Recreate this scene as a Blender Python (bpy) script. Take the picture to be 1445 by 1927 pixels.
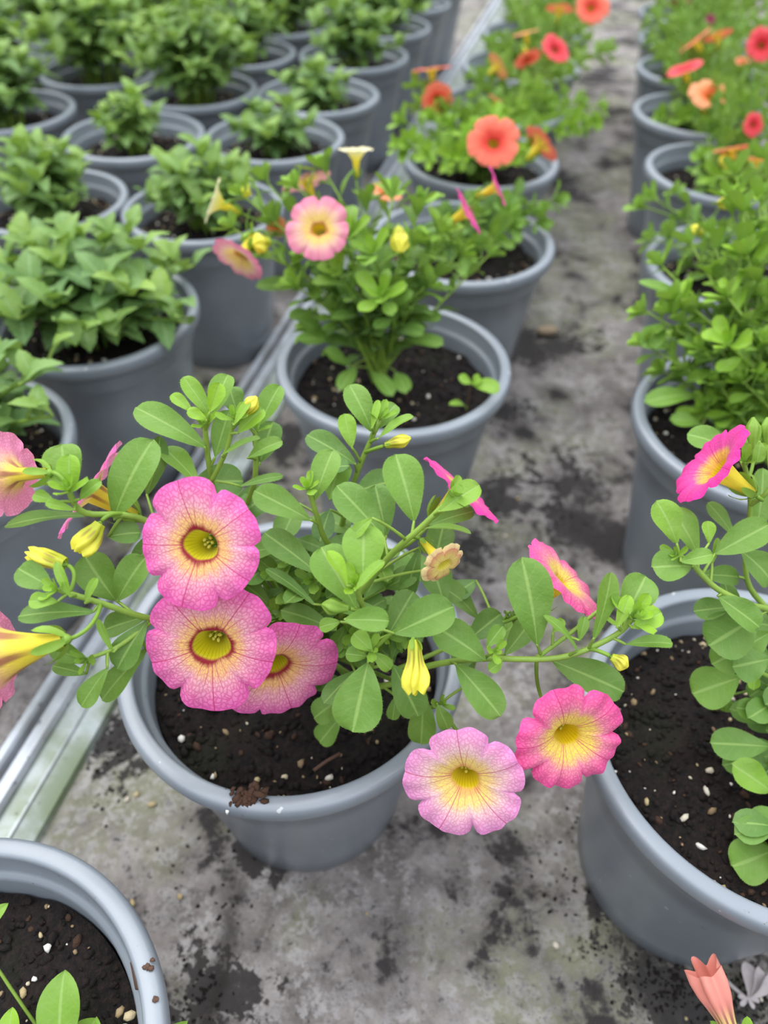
import bpy, math, random
from math import pi, sin, cos, radians
from mathutils import Vector, Matrix, noise

for o in list(bpy.data.objects): bpy.data.objects.remove(o)
scn = bpy.context.scene
col = scn.collection

# ------------------------------------------------------------------ camera
FPX, PITCH, ROLL, CAMZ = 1392.0, radians(45.47), radians(-1.008), 0.3607
CAM = Vector((0, 0, CAMZ))
cr_, sr_ = cos(ROLL), sin(ROLL)
right0, fwd0, down0 = Vector((1, 0, 0)), Vector((0, cos(PITCH), -sin(PITCH))), Vector((0, -sin(PITCH), -cos(PITCH)))
RIGHT = right0 * cr_ + down0 * sr_
DOWN = -right0 * sr_ + down0 * cr_
FWD = fwd0
cd = bpy.data.cameras.new('camera'); cam = bpy.data.objects.new('camera', cd); col.objects.link(cam)
M = Matrix((RIGHT, -DOWN, -FWD)).transposed().to_4x4(); M.translation = CAM
cam.matrix_world = M
cd.sensor_fit = 'VERTICAL'; cd.sensor_height = 36; cd.sensor_width = 27; cd.lens = 36 * FPX / 1927
cd.clip_start = .01; cd.clip_end = 50
cd.dof.use_dof = True; cd.dof.focus_distance = .228; cd.dof.aperture_fstop = 8.4
scn.camera = cam

# ------------------------------------------------------------------ light: bright diffuse greenhouse roof
w = bpy.data.worlds.new('world'); scn.world = w; w.use_nodes = True
nt = w.node_tree; bg = nt.nodes['Background']
tc = nt.nodes.new('ShaderNodeTexCoord'); sx = nt.nodes.new('ShaderNodeSeparateXYZ'); rp = nt.nodes.new('ShaderNodeValToRGB')
nt.links.new(tc.outputs['Generated'], sx.inputs[0]); nt.links.new(sx.outputs['Z'], rp.inputs[0]); nt.links.new(rp.outputs[0], bg.inputs[0])
rp.color_ramp.elements[0].position = .12; rp.color_ramp.elements[0].color = (.07, .075, .08, 1)
rp.color_ramp.elements[1].position = .95; rp.color_ramp.elements[1].color = (.92, .985, 1.08, 1)
bg.inputs[1].default_value = 2.4
sd = bpy.data.lights.new('sun', 'SUN'); sun = bpy.data.objects.new('sun', sd); col.objects.link(sun)
sd.energy = 1.5; sd.angle = radians(50); sd.color = (1, .98, .94); sun.rotation_euler = (radians(-22), radians(-24), 0)
scn.view_settings.view_transform = 'Standard'; scn.view_settings.look = 'None'
scn.view_settings.gamma = 1; scn.view_settings.exposure = .27; scn.view_settings.use_curve_mapping = False

# ------------------------------------------------------------------ helpers
def ray(u, v): return RIGHT * ((u - 722.5) / FPX) + DOWN * ((v - 963.5) / FPX) + FWD
def pt(u, v, F): return CAM + ray(u, v) * F
def atz(u, v, z):
    d = ray(u, v); return CAM + d * ((z - CAMZ) / d.z)
def depth(p): return (p - CAM).dot(FWD)
def camdir(x, y, z): return (RIGHT * x + DOWN * y - FWD * z).normalized()   # x right, y down, z towards the viewer
def S(c):                                                                   # sRGB 0-255 to linear
    return tuple(((x / 255) / 12.92 if x / 255 <= .04045 else ((x / 255 + .055) / 1.055) ** 2.4) for x in c) + (1,)
UP = Vector((0, 0, 1)); ZF = -.015                                             # bench matting level; pot rims at z = .11

class MB:
    def __init__(s): s.v = []; s.f = []; s.uv = []; s.a = []
    def grid(s, rows, uvs, fr, close=False):
        b = len(s.v); n = len(rows[0])
        for r, ur in zip(rows, uvs):
            s.v += [tuple(p) for p in r]; s.uv += ur; s.a += [fr] * n
        for i in range(len(rows) - 1):
            for j in range(n - 1): s.f.append((b + i * n + j, b + i * n + j + 1, b + (i + 1) * n + j + 1, b + (i + 1) * n + j))
            if close: s.f.append((b + i * n + n - 1, b + i * n, b + (i + 1) * n, b + (i + 1) * n + n - 1))
    def tube(s, pts, rad, n=7, fr=.5, cap=True):
        pts = [Vector(p) for p in pts]; rows = []; uvs = []; ref = None
        for i, p in enumerate(pts):
            t = (pts[min(i + 1, len(pts) - 1)] - pts[max(i - 1, 0)])
            t = t.normalized() if t.length > 1e-9 else Vector((0, 0, 1))
            if ref is None: ref = t.orthogonal().normalized()
            ref = (ref - t * ref.dot(t)).normalized(); q = t.cross(ref)
            r = rad[i] if hasattr(rad, '__len__') else rad
            rows.append([p + (ref * cos(2 * pi * k / n) + q * sin(2 * pi * k / n)) * r for k in range(n)])
            uvs.append([(k / n, i / (len(pts) - 1)) for k in range(n)])
        b = len(s.v); s.grid(rows, uvs, fr, True)
        if cap:
            s.f.append(tuple(b + k for k in range(n))[::-1]); s.f.append(tuple(b + (len(rows) - 1) * n + k for k in range(n)))
    def lump(s, c, r, fr, rnd, sq=.7):
        b = len(s.v); g = (1 + 5 ** .5) / 2
        ico = [(-1, g, 0), (1, g, 0), (-1, -g, 0), (1, -g, 0), (0, -1, g), (0, 1, g), (0, -1, -g), (0, 1, -g), (g, 0, -1), (g, 0, 1), (-g, 0, -1), (-g, 0, 1)]
        fs = [(0, 11, 5), (0, 5, 1), (0, 1, 7), (0, 7, 10), (0, 10, 11), (1, 5, 9), (5, 11, 4), (11, 10, 2), (10, 7, 6), (7, 1, 8), (3, 9, 4), (3, 4, 2), (3, 2, 6), (3, 6, 8), (3, 8, 9), (4, 9, 5), (2, 4, 11), (6, 2, 10), (8, 6, 7), (9, 8, 1)]
        a = rnd.uniform(0, 6.28); ex = rnd.uniform(.7, 1.4)
        for x, y, z in ico:
            k = r / 1.9 * rnd.uniform(.72, 1.2); X = x * ex * k; Y = y * k / ex
            s.v.append((c[0] + X * cos(a) - Y * sin(a), c[1] + X * sin(a) + Y * cos(a), c[2] + z * k * sq)); s.uv.append((0, 0)); s.a.append(fr)
        s.f += [tuple(b + i for i in f) for f in fs]
    def build(s, name, mat, parent=None, origin=None, smooth=True):
        o = Vector(origin) if origin is not None else (Vector(ROOTLOC[parent.name]) if parent is not None else Vector((0, 0, 0)))
        me = bpy.data.meshes.new(name)
        me.from_pydata([(x - o.x, y - o.y, z - o.z) for x, y, z in s.v], [], s.f)
        uvl = me.uv_layers.new(name='UVMap')
        li = [0] * len(me.loops); me.loops.foreach_get('vertex_index', li)
        flat = []
        for i in li: flat += list(s.uv[i])
        uvl.data.foreach_set('uv', flat)
        at = me.attributes.new('fresh', 'FLOAT', 'POINT'); at.data.foreach_set('value', s.a)
        if smooth: me.polygons.foreach_set('use_smooth', [True] * len(me.polygons))
        me.materials.append(mat); me.update()
        ob = bpy.data.objects.new(name, me); col.objects.link(ob)
        if parent is not None: ob.parent = parent; ROOTLOC[ob.name] = tuple(o)
        else: ob.location = o
        return ob
ROOTLOC = {}
def empty(name, loc, label, cat, group=None):
    o = bpy.data.objects.new(name, None); col.objects.link(o); o.location = loc; o.empty_display_size = .02
    o['label'] = label; o['category'] = cat
    if group: o['group'] = group
    ROOTLOC[o.name] = tuple(loc); return o
def copy_tree(o, parent=None):
    c = o.copy(); col.objects.link(c)
    if parent is not None: c.parent = parent; c.matrix_parent_inverse = o.matrix_parent_inverse
    for ch in list(o.children): copy_tree(ch, c)
    return c
def bez(a, b, c, n):
    return [a * (1 - t) ** 2 + b * 2 * t * (1 - t) + c * t * t for t in [i / n for i in range(n + 1)]]
def spline(P, n=6):
    out = []; P = [Vector(p) for p in P]
    for i in range(len(P) - 1):
        p0 = P[max(i - 1, 0)]; p1 = P[i]; p2 = P[i + 1]; p3 = P[min(i + 2, len(P) - 1)]
        for k in range(n):
            t = k / n
            out.append(.5 * ((2 * p1) + (p2 - p0) * t + (2 * p0 - 5 * p1 + 4 * p2 - p3) * t * t + (3 * p1 - p0 - 3 * p2 + p3) * t ** 3))
    out.append(P[-1]); return out

# ------------------------------------------------------------------ materials
def newmat(name, rough=.5):
    m = bpy.data.materials.new(name); m.use_nodes = True
    b = m.node_tree.nodes['Principled BSDF']; b.inputs['Roughness'].default_value = rough
    return m, m.node_tree.nodes, m.node_tree.links, b
def val(N, L, x, sock):
    if isinstance(x, (int, float)): sock.default_value = x
    elif isinstance(x, tuple): sock.default_value = x
    else: L.new(x, sock)
def mth(N, L, op, a, b=0.0, c=0.0, clamp=False):
    n = N.new('ShaderNodeMath'); n.operation = op; n.use_clamp = clamp
    val(N, L, a, n.inputs[0]); val(N, L, b, n.inputs[1]); val(N, L, c, n.inputs[2]); return n.outputs[0]
def mix(N, L, f, a, b, blend='MIX'):
    n = N.new('ShaderNodeMix'); n.data_type = 'RGBA'; n.blend_type = blend
    val(N, L, f, n.inputs[0]); val(N, L, a, n.inputs[6]); val(N, L, b, n.inputs[7]); return n.outputs[2]
def mapr(N, L, x, a, b, c=0., d=1.):
    n = N.new('ShaderNodeMapRange'); n.interpolation_type = 'SMOOTHSTEP'
    val(N, L, x, n.inputs[0]); n.inputs[1].default_value = a; n.inputs[2].default_value = b; n.inputs[3].default_value = c; n.inputs[4].default_value = d
    return n.outputs[0]
def noi(N, L, vec, scale, detail=3., rough=.5, dist=0.):
    n = N.new('ShaderNodeTexNoise'); n.inputs['Scale'].default_value = scale; n.inputs['Detail'].default_value = detail
    n.inputs['Roughness'].default_value = rough; n.inputs['Distortion'].default_value = dist
    if vec is not None: L.new(vec, n.inputs['Vector'])
    return n.outputs[0]
def ramp(N, L, x, els):
    n = N.new('ShaderNodeValToRGB'); L.new(x, n.inputs[0]); e = n.color_ramp.elements
    while len(e) < len(els): e.new(.5)
    for k, (p, c) in enumerate(els): e[k].position = p; e[k].color = c
    return n.outputs[0]
def bump(N, L, b, h, strength, dist):
    n = N.new('ShaderNodeBump'); n.inputs['Strength'].default_value = strength; n.inputs['Distance'].default_value = dist
    L.new(h, n.inputs['Height']); L.new(n.outputs[0], b.inputs['Normal'])
def objco(N, L, kind='Object'):
    t = N.new('ShaderNodeTexCoord'); return t.outputs[kind]
def trans_mix(m, N, L, b, colr, fac):
    t = N.new('ShaderNodeBsdfTranslucent'); L.new(colr, t.inputs[0]); ms = N.new('ShaderNodeMixShader'); ms.inputs[0].default_value = fac
    L.new(b.outputs[0], ms.inputs[1]); L.new(t.outputs[0], ms.inputs[2]); L.new(ms.outputs[0], N['Material Output'].inputs[0])

def leaf_mat(name, mature, fresh, midrib, under, side_veins=.35, rough=.55):
    m, N, L, b = newmat(name, rough)
    at = N.new('ShaderNodeAttribute'); at.attribute_name = 'fresh'
    uv = N.new('ShaderNodeUVMap'); sp = N.new('ShaderNodeSeparateXYZ'); L.new(uv.outputs[0], sp.inputs[0])
    ax = mth(N, L, 'ABSOLUTE', sp.outputs[0])
    c = mix(N, L, at.outputs['Fac'], mature, fresh)
    nz = noi(N, L, objco(N, L), 160, 3)
    c = mix(N, L, mapr(N, L, nz, .35, .7, 0, .35), c, mix(N, L, .5, c, (.30, .42, .14, 1)))
    mr = mapr(N, L, ax, .03, .12, .75, 0)
    # pinnate side veins
    ph = mth(N, L, 'MULTIPLY', mth(N, L, 'SUBTRACT', sp.outputs[1], mth(N, L, 'MULTIPLY', ax, .22)), 44.)
    sv = mth(N, L, 'MULTIPLY', mapr(N, L, mth(N, L, 'SINE', ph), .85, 1., 0, side_veins), mapr(N, L, ax, .95, .5, 0, 1))
    c2 = mix(N, L, mth(N, L, 'MAXIMUM', mr, sv), c, midrib)
    geo = N.new('ShaderNodeNewGeometry')
    c3 = mix(N, L, mth(N, L, 'MULTIPLY', geo.outputs['Backfacing'], .45), c2, under)
    L.new(c3, b.inputs['Base Color'])
    b.inputs['Sheen Weight'].default_value = .06; b.inputs['Sheen Roughness'].default_value = .4
    b.inputs['Specular IOR Level'].default_value = .4
    bump(N, L, b, mth(N, L, 'SUBTRACT', mth(N, L, 'ADD', noi(N, L, objco(N, L), 900, 2), mth(N, L, 'MULTIPLY', noi(N, L, objco(N, L), 260, 2), 1.6)), mth(N, L, 'MULTIPLY', mth(N, L, 'MAXIMUM', mr, sv), .8)), .35, .0004)
    trans_mix(m, N, L, b, mix(N, L, .6, c2, S((170, 205, 60))), .2)
    return m
M_leaf = leaf_mat('calibrachoa_leaf', S((80, 118, 54)), S((144, 186, 42)), S((146, 176, 92)), S((130, 158, 92)), .14)
M_leafbg = leaf_mat('serrated_leaf', S((82, 120, 68)), S((152, 182, 68)), S((140, 172, 112)), S((116, 150, 102)), .45, .5)
def plain(name, c, rough=.5, trans=0, sheen=0):
    m, N, L, b = newmat(name, rough)
    nz = noi(N, L, objco(N, L), 220, 3)
    cc = mix(N, L, mapr(N, L, nz, .3, .7, 0, .5), c, tuple(x * .72 for x in c[:3]) + (1,))
    L.new(cc, b.inputs['Base Color'])
    if trans: trans_mix(m, N, L, b, cc, trans)
    return m
M_stem = plain('green_stem', S((148, 180, 72)), .5, .15)
M_calyx = plain('calyx_green', S((140, 178, 62)), .55, .25)
M_stamen = plain('stamen_cream', S((226, 218, 100)), .6, .2)
M_stick = plain('bark_brown', S((88, 62, 48)), .85)
M_dry = plain('dry_petal', S((190, 180, 178)), .7, .2)
M_stone = plain('tan_stone', S((158, 138, 112)), .8)

def petal_mat(name, edge, mid, inner, throat, ring, vein, ringw=1., mottled=.55, yel=.45):
    m, N, L, b = newmat(name, .55)
    uv = N.new('ShaderNodeUVMap'); sp = N.new('ShaderNodeSeparateXYZ'); L.new(uv.outputs[0], sp.inputs[0])
    U, V = sp.outputs[0], sp.outputs[1]
    q = mth(N, L, 'DIVIDE', mth(N, L, 'SUBTRACT', V, .3), .7)
    nz = noi(N, L, objco(N, L), 140, 2)
    # streaky outward bleed of the eye colours
    cmb = N.new('ShaderNodeCombineXYZ'); L.new(mth(N, L, 'MULTIPLY', U, 70.), cmb.inputs[0]); L.new(mth(N, L, 'MULTIPLY', q, 2.), cmb.inputs[1])
    st = noi(N, L, cmb.outputs[0], 1., 2)
    qq = mth(N, L, 'ADD', q, mth(N, L, 'ADD', mth(N, L, 'MULTIPLY', mth(N, L, 'SUBTRACT', nz, .5), .30), mth(N, L, 'MULTIPLY', mth(N, L, 'SUBTRACT', st, .5), .12)))
    cell = ramp(N, L, qq, [(0., inner), (yel * .45, inner), (yel, mid), (.72, mix_c(mid, edge, .6)), (1., edge)])
    line = ramp(N, L, qq, [(0., mix_c(vein, inner, .55)), (yel, mix_c(vein, mid, .35)), (.75, mix_c(edge, vein, .65)), (1., mix_c(edge, vein, .5))])
    # network of fine veins, stretched along the radius
    cm2 = N.new('ShaderNodeCombineXYZ'); L.new(mth(N, L, 'MULTIPLY', U, 78.), cm2.inputs[0]); L.new(mth(N, L, 'MULTIPLY', q, 10.), cm2.inputs[1])
    nd = N.new('ShaderNodeTexNoise'); nd.inputs['Scale'].default_value = .9; L.new(cm2.outputs[0], nd.inputs['Vector'])
    vm = N.new('ShaderNodeVectorMath'); vm.operation = 'MULTIPLY_ADD'; L.new(nd.outputs['Color'], vm.inputs[0]); vm.inputs[1].default_value = (1.4, 1.4, 0); L.new(cm2.outputs[0], vm.inputs[2])
    vo = N.new('ShaderNodeTexVoronoi'); vo.feature = 'DISTANCE_TO_EDGE'; vo.voronoi_dimensions = '2D'; vo.inputs['Scale'].default_value = 1; L.new(vm.outputs[0], vo.inputs['Vector'])
    net = mapr(N, L, vo.outputs['Distance'], .02, .30, mottled, 0)
    c = mix(N, L, net, cell, line)
    # five main veins plus two weaker ones between
    f5 = mth(N, L, 'ABSOLUTE', mth(N, L, 'SUBTRACT', mth(N, L, 'FRACT', mth(N, L, 'MULTIPLY', U, 5.)), .5))
    mv = mapr(N, L, mth(N, L, 'MULTIPLY', f5, mth(N, L, 'ADD', mth(N, L, 'MAXIMUM', q, 0.), .25)), .004, .011, .8, 0)
    mv2 = mth(N, L, 'MULTIPLY', mapr(N, L, mth(N, L, 'MULTIPLY', mth(N, L, 'ABSOLUTE', mth(N, L, 'SUBTRACT', f5, mth(N, L, 'ADD', .10, mth(N, L, 'MULTIPLY', q, .14)))), mth(N, L, 'ADD', mth(N, L, 'MAXIMUM', q, 0.), .25)), .003, .010, .55, 0), mapr(N, L, q, .75, .35, 0, 1))
    mv3 = mth(N, L, 'MULTIPLY', mapr(N, L, mth(N, L, 'ABSOLUTE', mth(N, L, 'SUBTRACT', f5, .36)), .006, .018, .5, 0), mapr(N, L, q, .55, .2, 0, 1))
    c = mix(N, L, mth(N, L, 'MAXIMUM', mth(N, L, 'MAXIMUM', mv, mv2), mv3), c, vein)
    rg = mth(N, L, 'MULTIPLY', mapr(N, L, qq, .15, .02, 0, ringw), mapr(N, L, q, -.06, .0, 0, 1))
    c = mix(N, L, rg, c, ring)
    thr = mapr(N, L, q, .03, -.05, 0, 1)
    tcol = mix(N, L, mth(N, L, 'MULTIPLY', mapr(N, L, mth(N, L, 'SINE', mth(N, L, 'MULTIPLY', U, 150.)), .7, 1., 0, .5), mapr(N, L, q, -.3, -.05, 0, 1)), throat, tuple(x * .35 for x in throat[:3]) + (1,))
    c = mix(N, L, thr, c, tcol)
    # outside of the trumpet: yellow tube with brown purple streaks, pale petals
    ocol = mix(N, L, mapr(N, L, q, -.1, .65, 0, 1), S((246, 228, 60)), mix_c(mid, edge, .45))
    sk = mth(N, L, 'MULTIPLY', mth(N, L, 'MULTIPLY', mapr(N, L, mth(N, L, 'SINE', mth(N, L, 'MULTIPLY', U, 31.4159)), .1, .9, 0, .8), mapr(N, L, q, -.25, .0, 0, 1)), mapr(N, L, q, .35, .1, 0, 1))
    sk = mth(N, L, 'MULTIPLY', sk, ringw)
    ocol = mix(N, L, sk, ocol, S((150, 80, 70)))
    ocol = mix(N, L, mth(N, L, 'MULTIPLY', mth(N, L, 'MAXIMUM', net, mv), mapr(N, L, q, -.2, .5, .15, .75)), ocol, mix_c(vein, mid, .3))
    geo = N.new('ShaderNodeNewGeometry')
    c = mix(N, L, geo.outputs['Backfacing'], c, ocol)
    L.new(c, b.inputs['Base Color']); b.inputs['Sheen Weight'].default_value = .1; b.inputs['Specular IOR Level'].default_value = .25
    bump(N, L, b, mth(N, L, 'SUBTRACT', 0., mth(N, L, 'MAXIMUM', net, mv)), .35, .0003)
    trans_mix(m, N, L, b, c, .28)
    return m
def mix_c(a, b, t): return tuple(a[i] * (1 - t) + b[i] * t for i in range(3)) + (1,)
RING = S((150, 30, 45)); TH = S((214, 204, 18))
PET = {
 'pink': petal_mat('pink_petal', S((246, 106, 190)), S((255, 186, 196)), S((255, 206, 120)), TH, RING, S((200, 52, 104)), 1., .66, .44),
 'blush': petal_mat('blush_petal', S((248, 138, 178)), S((255, 200, 178)), S((255, 218, 120)), S((226, 190, 20)), S((200, 90, 50)), S((214, 110, 110)), .7, .25, .55),
 'pale': petal_mat('pale_pink_petal', S((240, 150, 210)), S((252, 208, 206)), S((255, 226, 120)), S((232, 205, 20)), S((214, 70, 60)), S((196, 88, 110)), .35, .5, .5),
 'hot': petal_mat('hot_pink_petal', S((250, 92, 165)), S((252, 150, 170)), S((255, 232, 90)), S((238, 205, 10)), S((190, 120, 60)), S((205, 50, 110)), .15, .6, .5),
 'magenta': petal_mat('magenta_petal', S((245, 60, 165)), S((247, 95, 175)), S((255, 205, 80)), S((238, 205, 10)), S((190, 80, 60)), S((200, 30, 110)), .2, .45, .35),
 'orange': petal_mat('orange_petal', S((255, 134, 108)), S((254, 118, 92)), S((246, 78, 62)), S((190, 150, 30)), S((196, 40, 30)), S((205, 45, 40)), .8, .2, .5),
 'coral': petal_mat('coral_petal', S((250, 92, 100)), S((246, 74, 84)), S((225, 40, 50)), S((170, 110, 30)), S((150, 20, 30)), S((180, 30, 40)), .8, .2, .5),
 'peach': petal_mat('peach_petal', S((250, 165, 120)), S((250, 160, 105)), S((244, 120, 60)), S((215, 150, 20)), S((215, 70, 40)), S((220, 100, 60)), .6, .25, .5),
 'cream': petal_mat('cream_petal', S((250, 238, 200)), S((250, 240, 180)), S((250, 236, 120)), S((235, 220, 60)), S((230, 200, 90)), S((235, 215, 130)), .1, .2, .5),
 'maroon': petal_mat('maroon_petal', S((150, 35, 85)), S((140, 30, 75)), S((120, 25, 50)), S((200, 150, 30)), S((90, 10, 30)), S((90, 15, 45)), .5, .2, .4),
 'star': petal_mat('yellow_star_petal', S((246, 226, 160)), S((214, 140, 112)), S((240, 220, 120)), S((235, 225, 90)), S((200, 140, 100)), S((205, 130, 105)), .3, .4, .75),
}
def bud_mat(name, base, tip, streak, k=.7):
    m, N, L, b = newmat(name, .5)
    uv = N.new('ShaderNodeUVMap'); sp = N.new('ShaderNodeSeparateXYZ'); L.new(uv.outputs[0], sp.inputs[0])
    c = mix(N, L, mapr(N, L, sp.outputs[1], .3, .65, 0, 1), base, tip)
    s = mth(N, L, 'MULTIPLY', mapr(N, L, mth(N, L, 'SINE', mth(N, L, 'MULTIPLY', sp.outputs[0], 62.8)), -.2, .9, 0, k), mth(N, L, 'MULTIPLY', mapr(N, L, sp.outputs[1], .15, .3, 0, 1), mapr(N, L, sp.outputs[1], .75, .4, 0, 1)))
    c = mix(N, L, s, c, streak); L.new(c, b.inputs['Base Color']); trans_mix(m, N, L, b, c, .3)
    return m
M_bud = bud_mat('yellow_bud', S((200, 205, 60)), S((246, 238, 84)), S((160, 110, 60)), .6)
M_budp = bud_mat('wilted_pink_trumpet', S((232, 222, 120)), S((240, 158, 142)), S((150, 80, 95)), .9)

def pot_mat():
    m, N, L, b = newmat('grey_pot_plastic', .33)
    co = objco(N, L); n1 = noi(N, L, co, 25, 3); n2 = noi(N, L, co, 420, 2, .6); n3 = noi(N, L, co, 60, 3)
    c = mix(N, L, mapr(N, L, n1, .3, .7), S((122, 128, 135)), S((132, 138, 144)))
    c = mix(N, L, mth(N, L, 'MULTIPLY', mapr(N, L, n2, .69, .74), mapr(N, L, n3, .45, .6)), c, S((84, 68, 56)))
    n4 = noi(N, L, co, 300, 1); c = mix(N, L, mth(N, L, 'MULTIPLY', mapr(N, L, n4, .76, .80), .5), c, S((215, 215, 212)))
    L.new(c, b.inputs['Base Color']); b.inputs['Specular IOR Level'].default_value = .75; b.inputs['Coat Weight'].default_value = .12; b.inputs['Coat Roughness'].default_value = .3
    bump(N, L, b, n2, .08, .0005); return m
M_pot = pot_mat()
def soil_mat():
    m, N, L, b = newmat('peat_soil', .9)
    co = objco(N, L); n1 = noi(N, L, co, 500, 4, .7); n2 = noi(N, L, co, 50, 3); n3 = noi(N, L, co, 30, 2)
    at = N.new('ShaderNodeAttribute'); at.attribute_name = 'fresh'
    c = mix(N, L, mapr(N, L, n1, .35, .75), S((13, 10, 9)), S((40, 28, 24)))
    c = mix(N, L, mapr(N, L, n2, .5, .75, 0, .5), c, S((38, 27, 23)))
    c = mix(N, L, mapr(N, L, n3, .56, .7, 0, .3), c, S((30, 38, 20)))
    c = mix(N, L, mapr(N, L, at.outputs['Fac'], .5, 1.), c, S((80, 56, 42)))
    L.new(c, b.inputs['Base Color']); b.inputs['Specular IOR Level'].default_value = .3
    bump(N, L, b, n1, .8, .002); return m
M_soil = soil_mat()
def perl_mat():
    m, N, L, b = newmat('perlite', .8)
    at = N.new('ShaderNodeAttribute'); at.attribute_name = 'fresh'
    c = ramp(N, L, at.outputs['Fac'], [(0., S((120, 96, 70))), (.45, S((176, 156, 112))), (.8, S((205, 196, 180))), (1., S((226, 222, 214)))])
    L.new(c, b.inputs['Base Color']); bump(N, L, b, noi(N, L, objco(N, L), 1500, 2), .6, .0004); return m
M_perl = perl_mat()
STAINS = [tuple(atz(u, v, ZF)[:2]) + (q,) for u, v, q in ((1055, 655, .030), (985, 650, .022), (1085, 905, .024), (935, 935, .026), (1085, 990, .024), (940, 775, .022), (880, 1030, .018), (1270, 1850, .026), (1400, 1870, .030), (1050, 340, .025), (1120, 150, .030), (405, 1890, .010), (215, 1390, .010), (470, 1560, .010), (1165, 1700, .012))]
def mat_mat():
    m, N, L, b = newmat('grey_capillary_matting', .9)
    co = objco(N, L); n1 = noi(N, L, co, 9, 4, .6); n2 = noi(N, L, co, 40, 6, .68, .3); n3 = noi(N, L, co, 170, 5, .7); n4 = noi(N, L, co, 14, 3, .6)
    mp = N.new('ShaderNodeMapping'); mp.inputs['Location'].default_value = (3.1, 1.7, 0); L.new(co, mp.inputs[0]); n5 = noi(N, L, mp.outputs[0], 11, 4, .6)
    c = mix(N, L, mapr(N, L, n2, .3, .7), S((88, 81, 77)), S((152, 144, 139)))
    c = mix(N, L, mapr(N, L, n5, .46, .62, 0, .65), c, S((124, 125, 92)))
    c = mix(N, L, mapr(N, L, n3, .46, .62, 0, .6), c, S((180, 175, 172)))
    n6 = noi(N, L, co, 22, 5, .65, .4); n7 = noi(N, L, co, 420, 3, .6)
    k = mth(N, L, 'ADD', mth(N, L, 'MULTIPLY', n1, .5), mth(N, L, 'MULTIPLY', n6, .6))
    k = mth(N, L, 'ADD', k, mth(N, L, 'MULTIPLY', n3, .25))
    c = mix(N, L, mapr(N, L, k, .60, .76, 0, .6), c, S((72, 64, 62)))
    c = mix(N, L, mapr(N, L, k, .695, .76, 0, .97), c, S((30, 25, 24)))
    c = mix(N, L, mth(N, L, 'MULTIPLY', mapr(N, L, n3, .57, .64, 0, .85), mapr(N, L, n6, .42, .6)), c, S((46, 40, 38)))
    c = mix(N, L, mapr(N, L, n7, .60, .70, 0, .6), c, S((60, 54, 52)))
    for (sxp, syp, rr) in STAINS:
        ds = N.new('ShaderNodeVectorMath'); ds.operation = 'DISTANCE'; L.new(co, ds.inputs[0]); ds.inputs[1].default_value = (sxp, syp, ZF)
        e = mth(N, L, 'ADD', ds.outputs['Value'], mth(N, L, 'ADD', mth(N, L, 'MULTIPLY', mth(N, L, 'SUBTRACT', n6, .5), .16), mth(N, L, 'MULTIPLY', mth(N, L, 'SUBTRACT', n3, .5), .09)))
        c = mix(N, L, mapr(N, L, e, rr, rr * .55, 0, .93), c, S((30, 25, 24)))
    # woven threads, and the dark crease running away from the viewer
    sp = N.new('ShaderNodeSeparateXYZ'); L.new(co, sp.inputs[0])
    wv = mth(N, L, 'MULTIPLY', mth(N, L, 'SINE', mth(N, L, 'MULTIPLY', mth(N, L, 'ADD', sp.outputs[0], sp.outputs[1]), 3600.)), mth(N, L, 'SINE', mth(N, L, 'MULTIPLY', mth(N, L, 'SUBTRACT', sp.outputs[0], sp.outputs[1]), 3600.)))
    c = mix(N, L, mapr(N, L, wv, .0, .9, 0, .14), c, S((205, 202, 200)))
    cx = mth(N, L, 'ADD', mth(N, L, 'SUBTRACT', sp.outputs[0], mth(N, L, 'MULTIPLY', sp.outputs[1], .03)), mth(N, L, 'MULTIPLY', mth(N, L, 'SUBTRACT', n2, .5), .022))
    cr = mapr(N, L, mth(N, L, 'ABSOLUTE', mth(N, L, 'ADD', cx, .0715)), .001, .008, .8, 0)
    cr = mth(N, L, 'MULTIPLY', cr, mapr(N, L, sp.outputs[1], .16, .10, 0, 1))
    c = mix(N, L, mth(N, L, 'MULTIPLY', cr, mapr(N, L, n3, .35, .6, .3, 1)), c, S((42, 36, 34)))
    L.new(c, b.inputs['Base Color']); b.inputs['Specular IOR Level'].default_value = .25
    bump(N, L, b, mth(N, L, 'ADD', n3, mth(N, L, 'MULTIPLY', wv, .12)), .6, .0015); return m
M_mat = mat_mat()
def rail_mat():
    m, N, L, b = newmat('aluminium_edging', .38)
    co = objco(N, L); n1 = noi(N, L, co, 30, 4, .6); n2 = noi(N, L, co, 250, 3)
    at = N.new('ShaderNodeAttribute'); at.attribute_name = 'fresh'
    c = mix(N, L, mapr(N, L, n1, .35, .7), S((196, 200, 206)), S((166, 168, 168)))
    c = mix(N, L, mth(N, L, 'MULTIPLY', at.outputs['Fac'], mapr(N, L, n1, .3, .62, .35, 1)), c, S((112, 124, 94)))
    c = mix(N, L, mapr(N, L, n2, .66, .72, 0, .8), c, S((60, 54, 46)))
    L.new(c, b.inputs['Base Color']); b.inputs['Metallic'].default_value = .25; bump(N, L, b, n2, .1, .0005); return m
M_rail = rail_mat()

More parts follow.
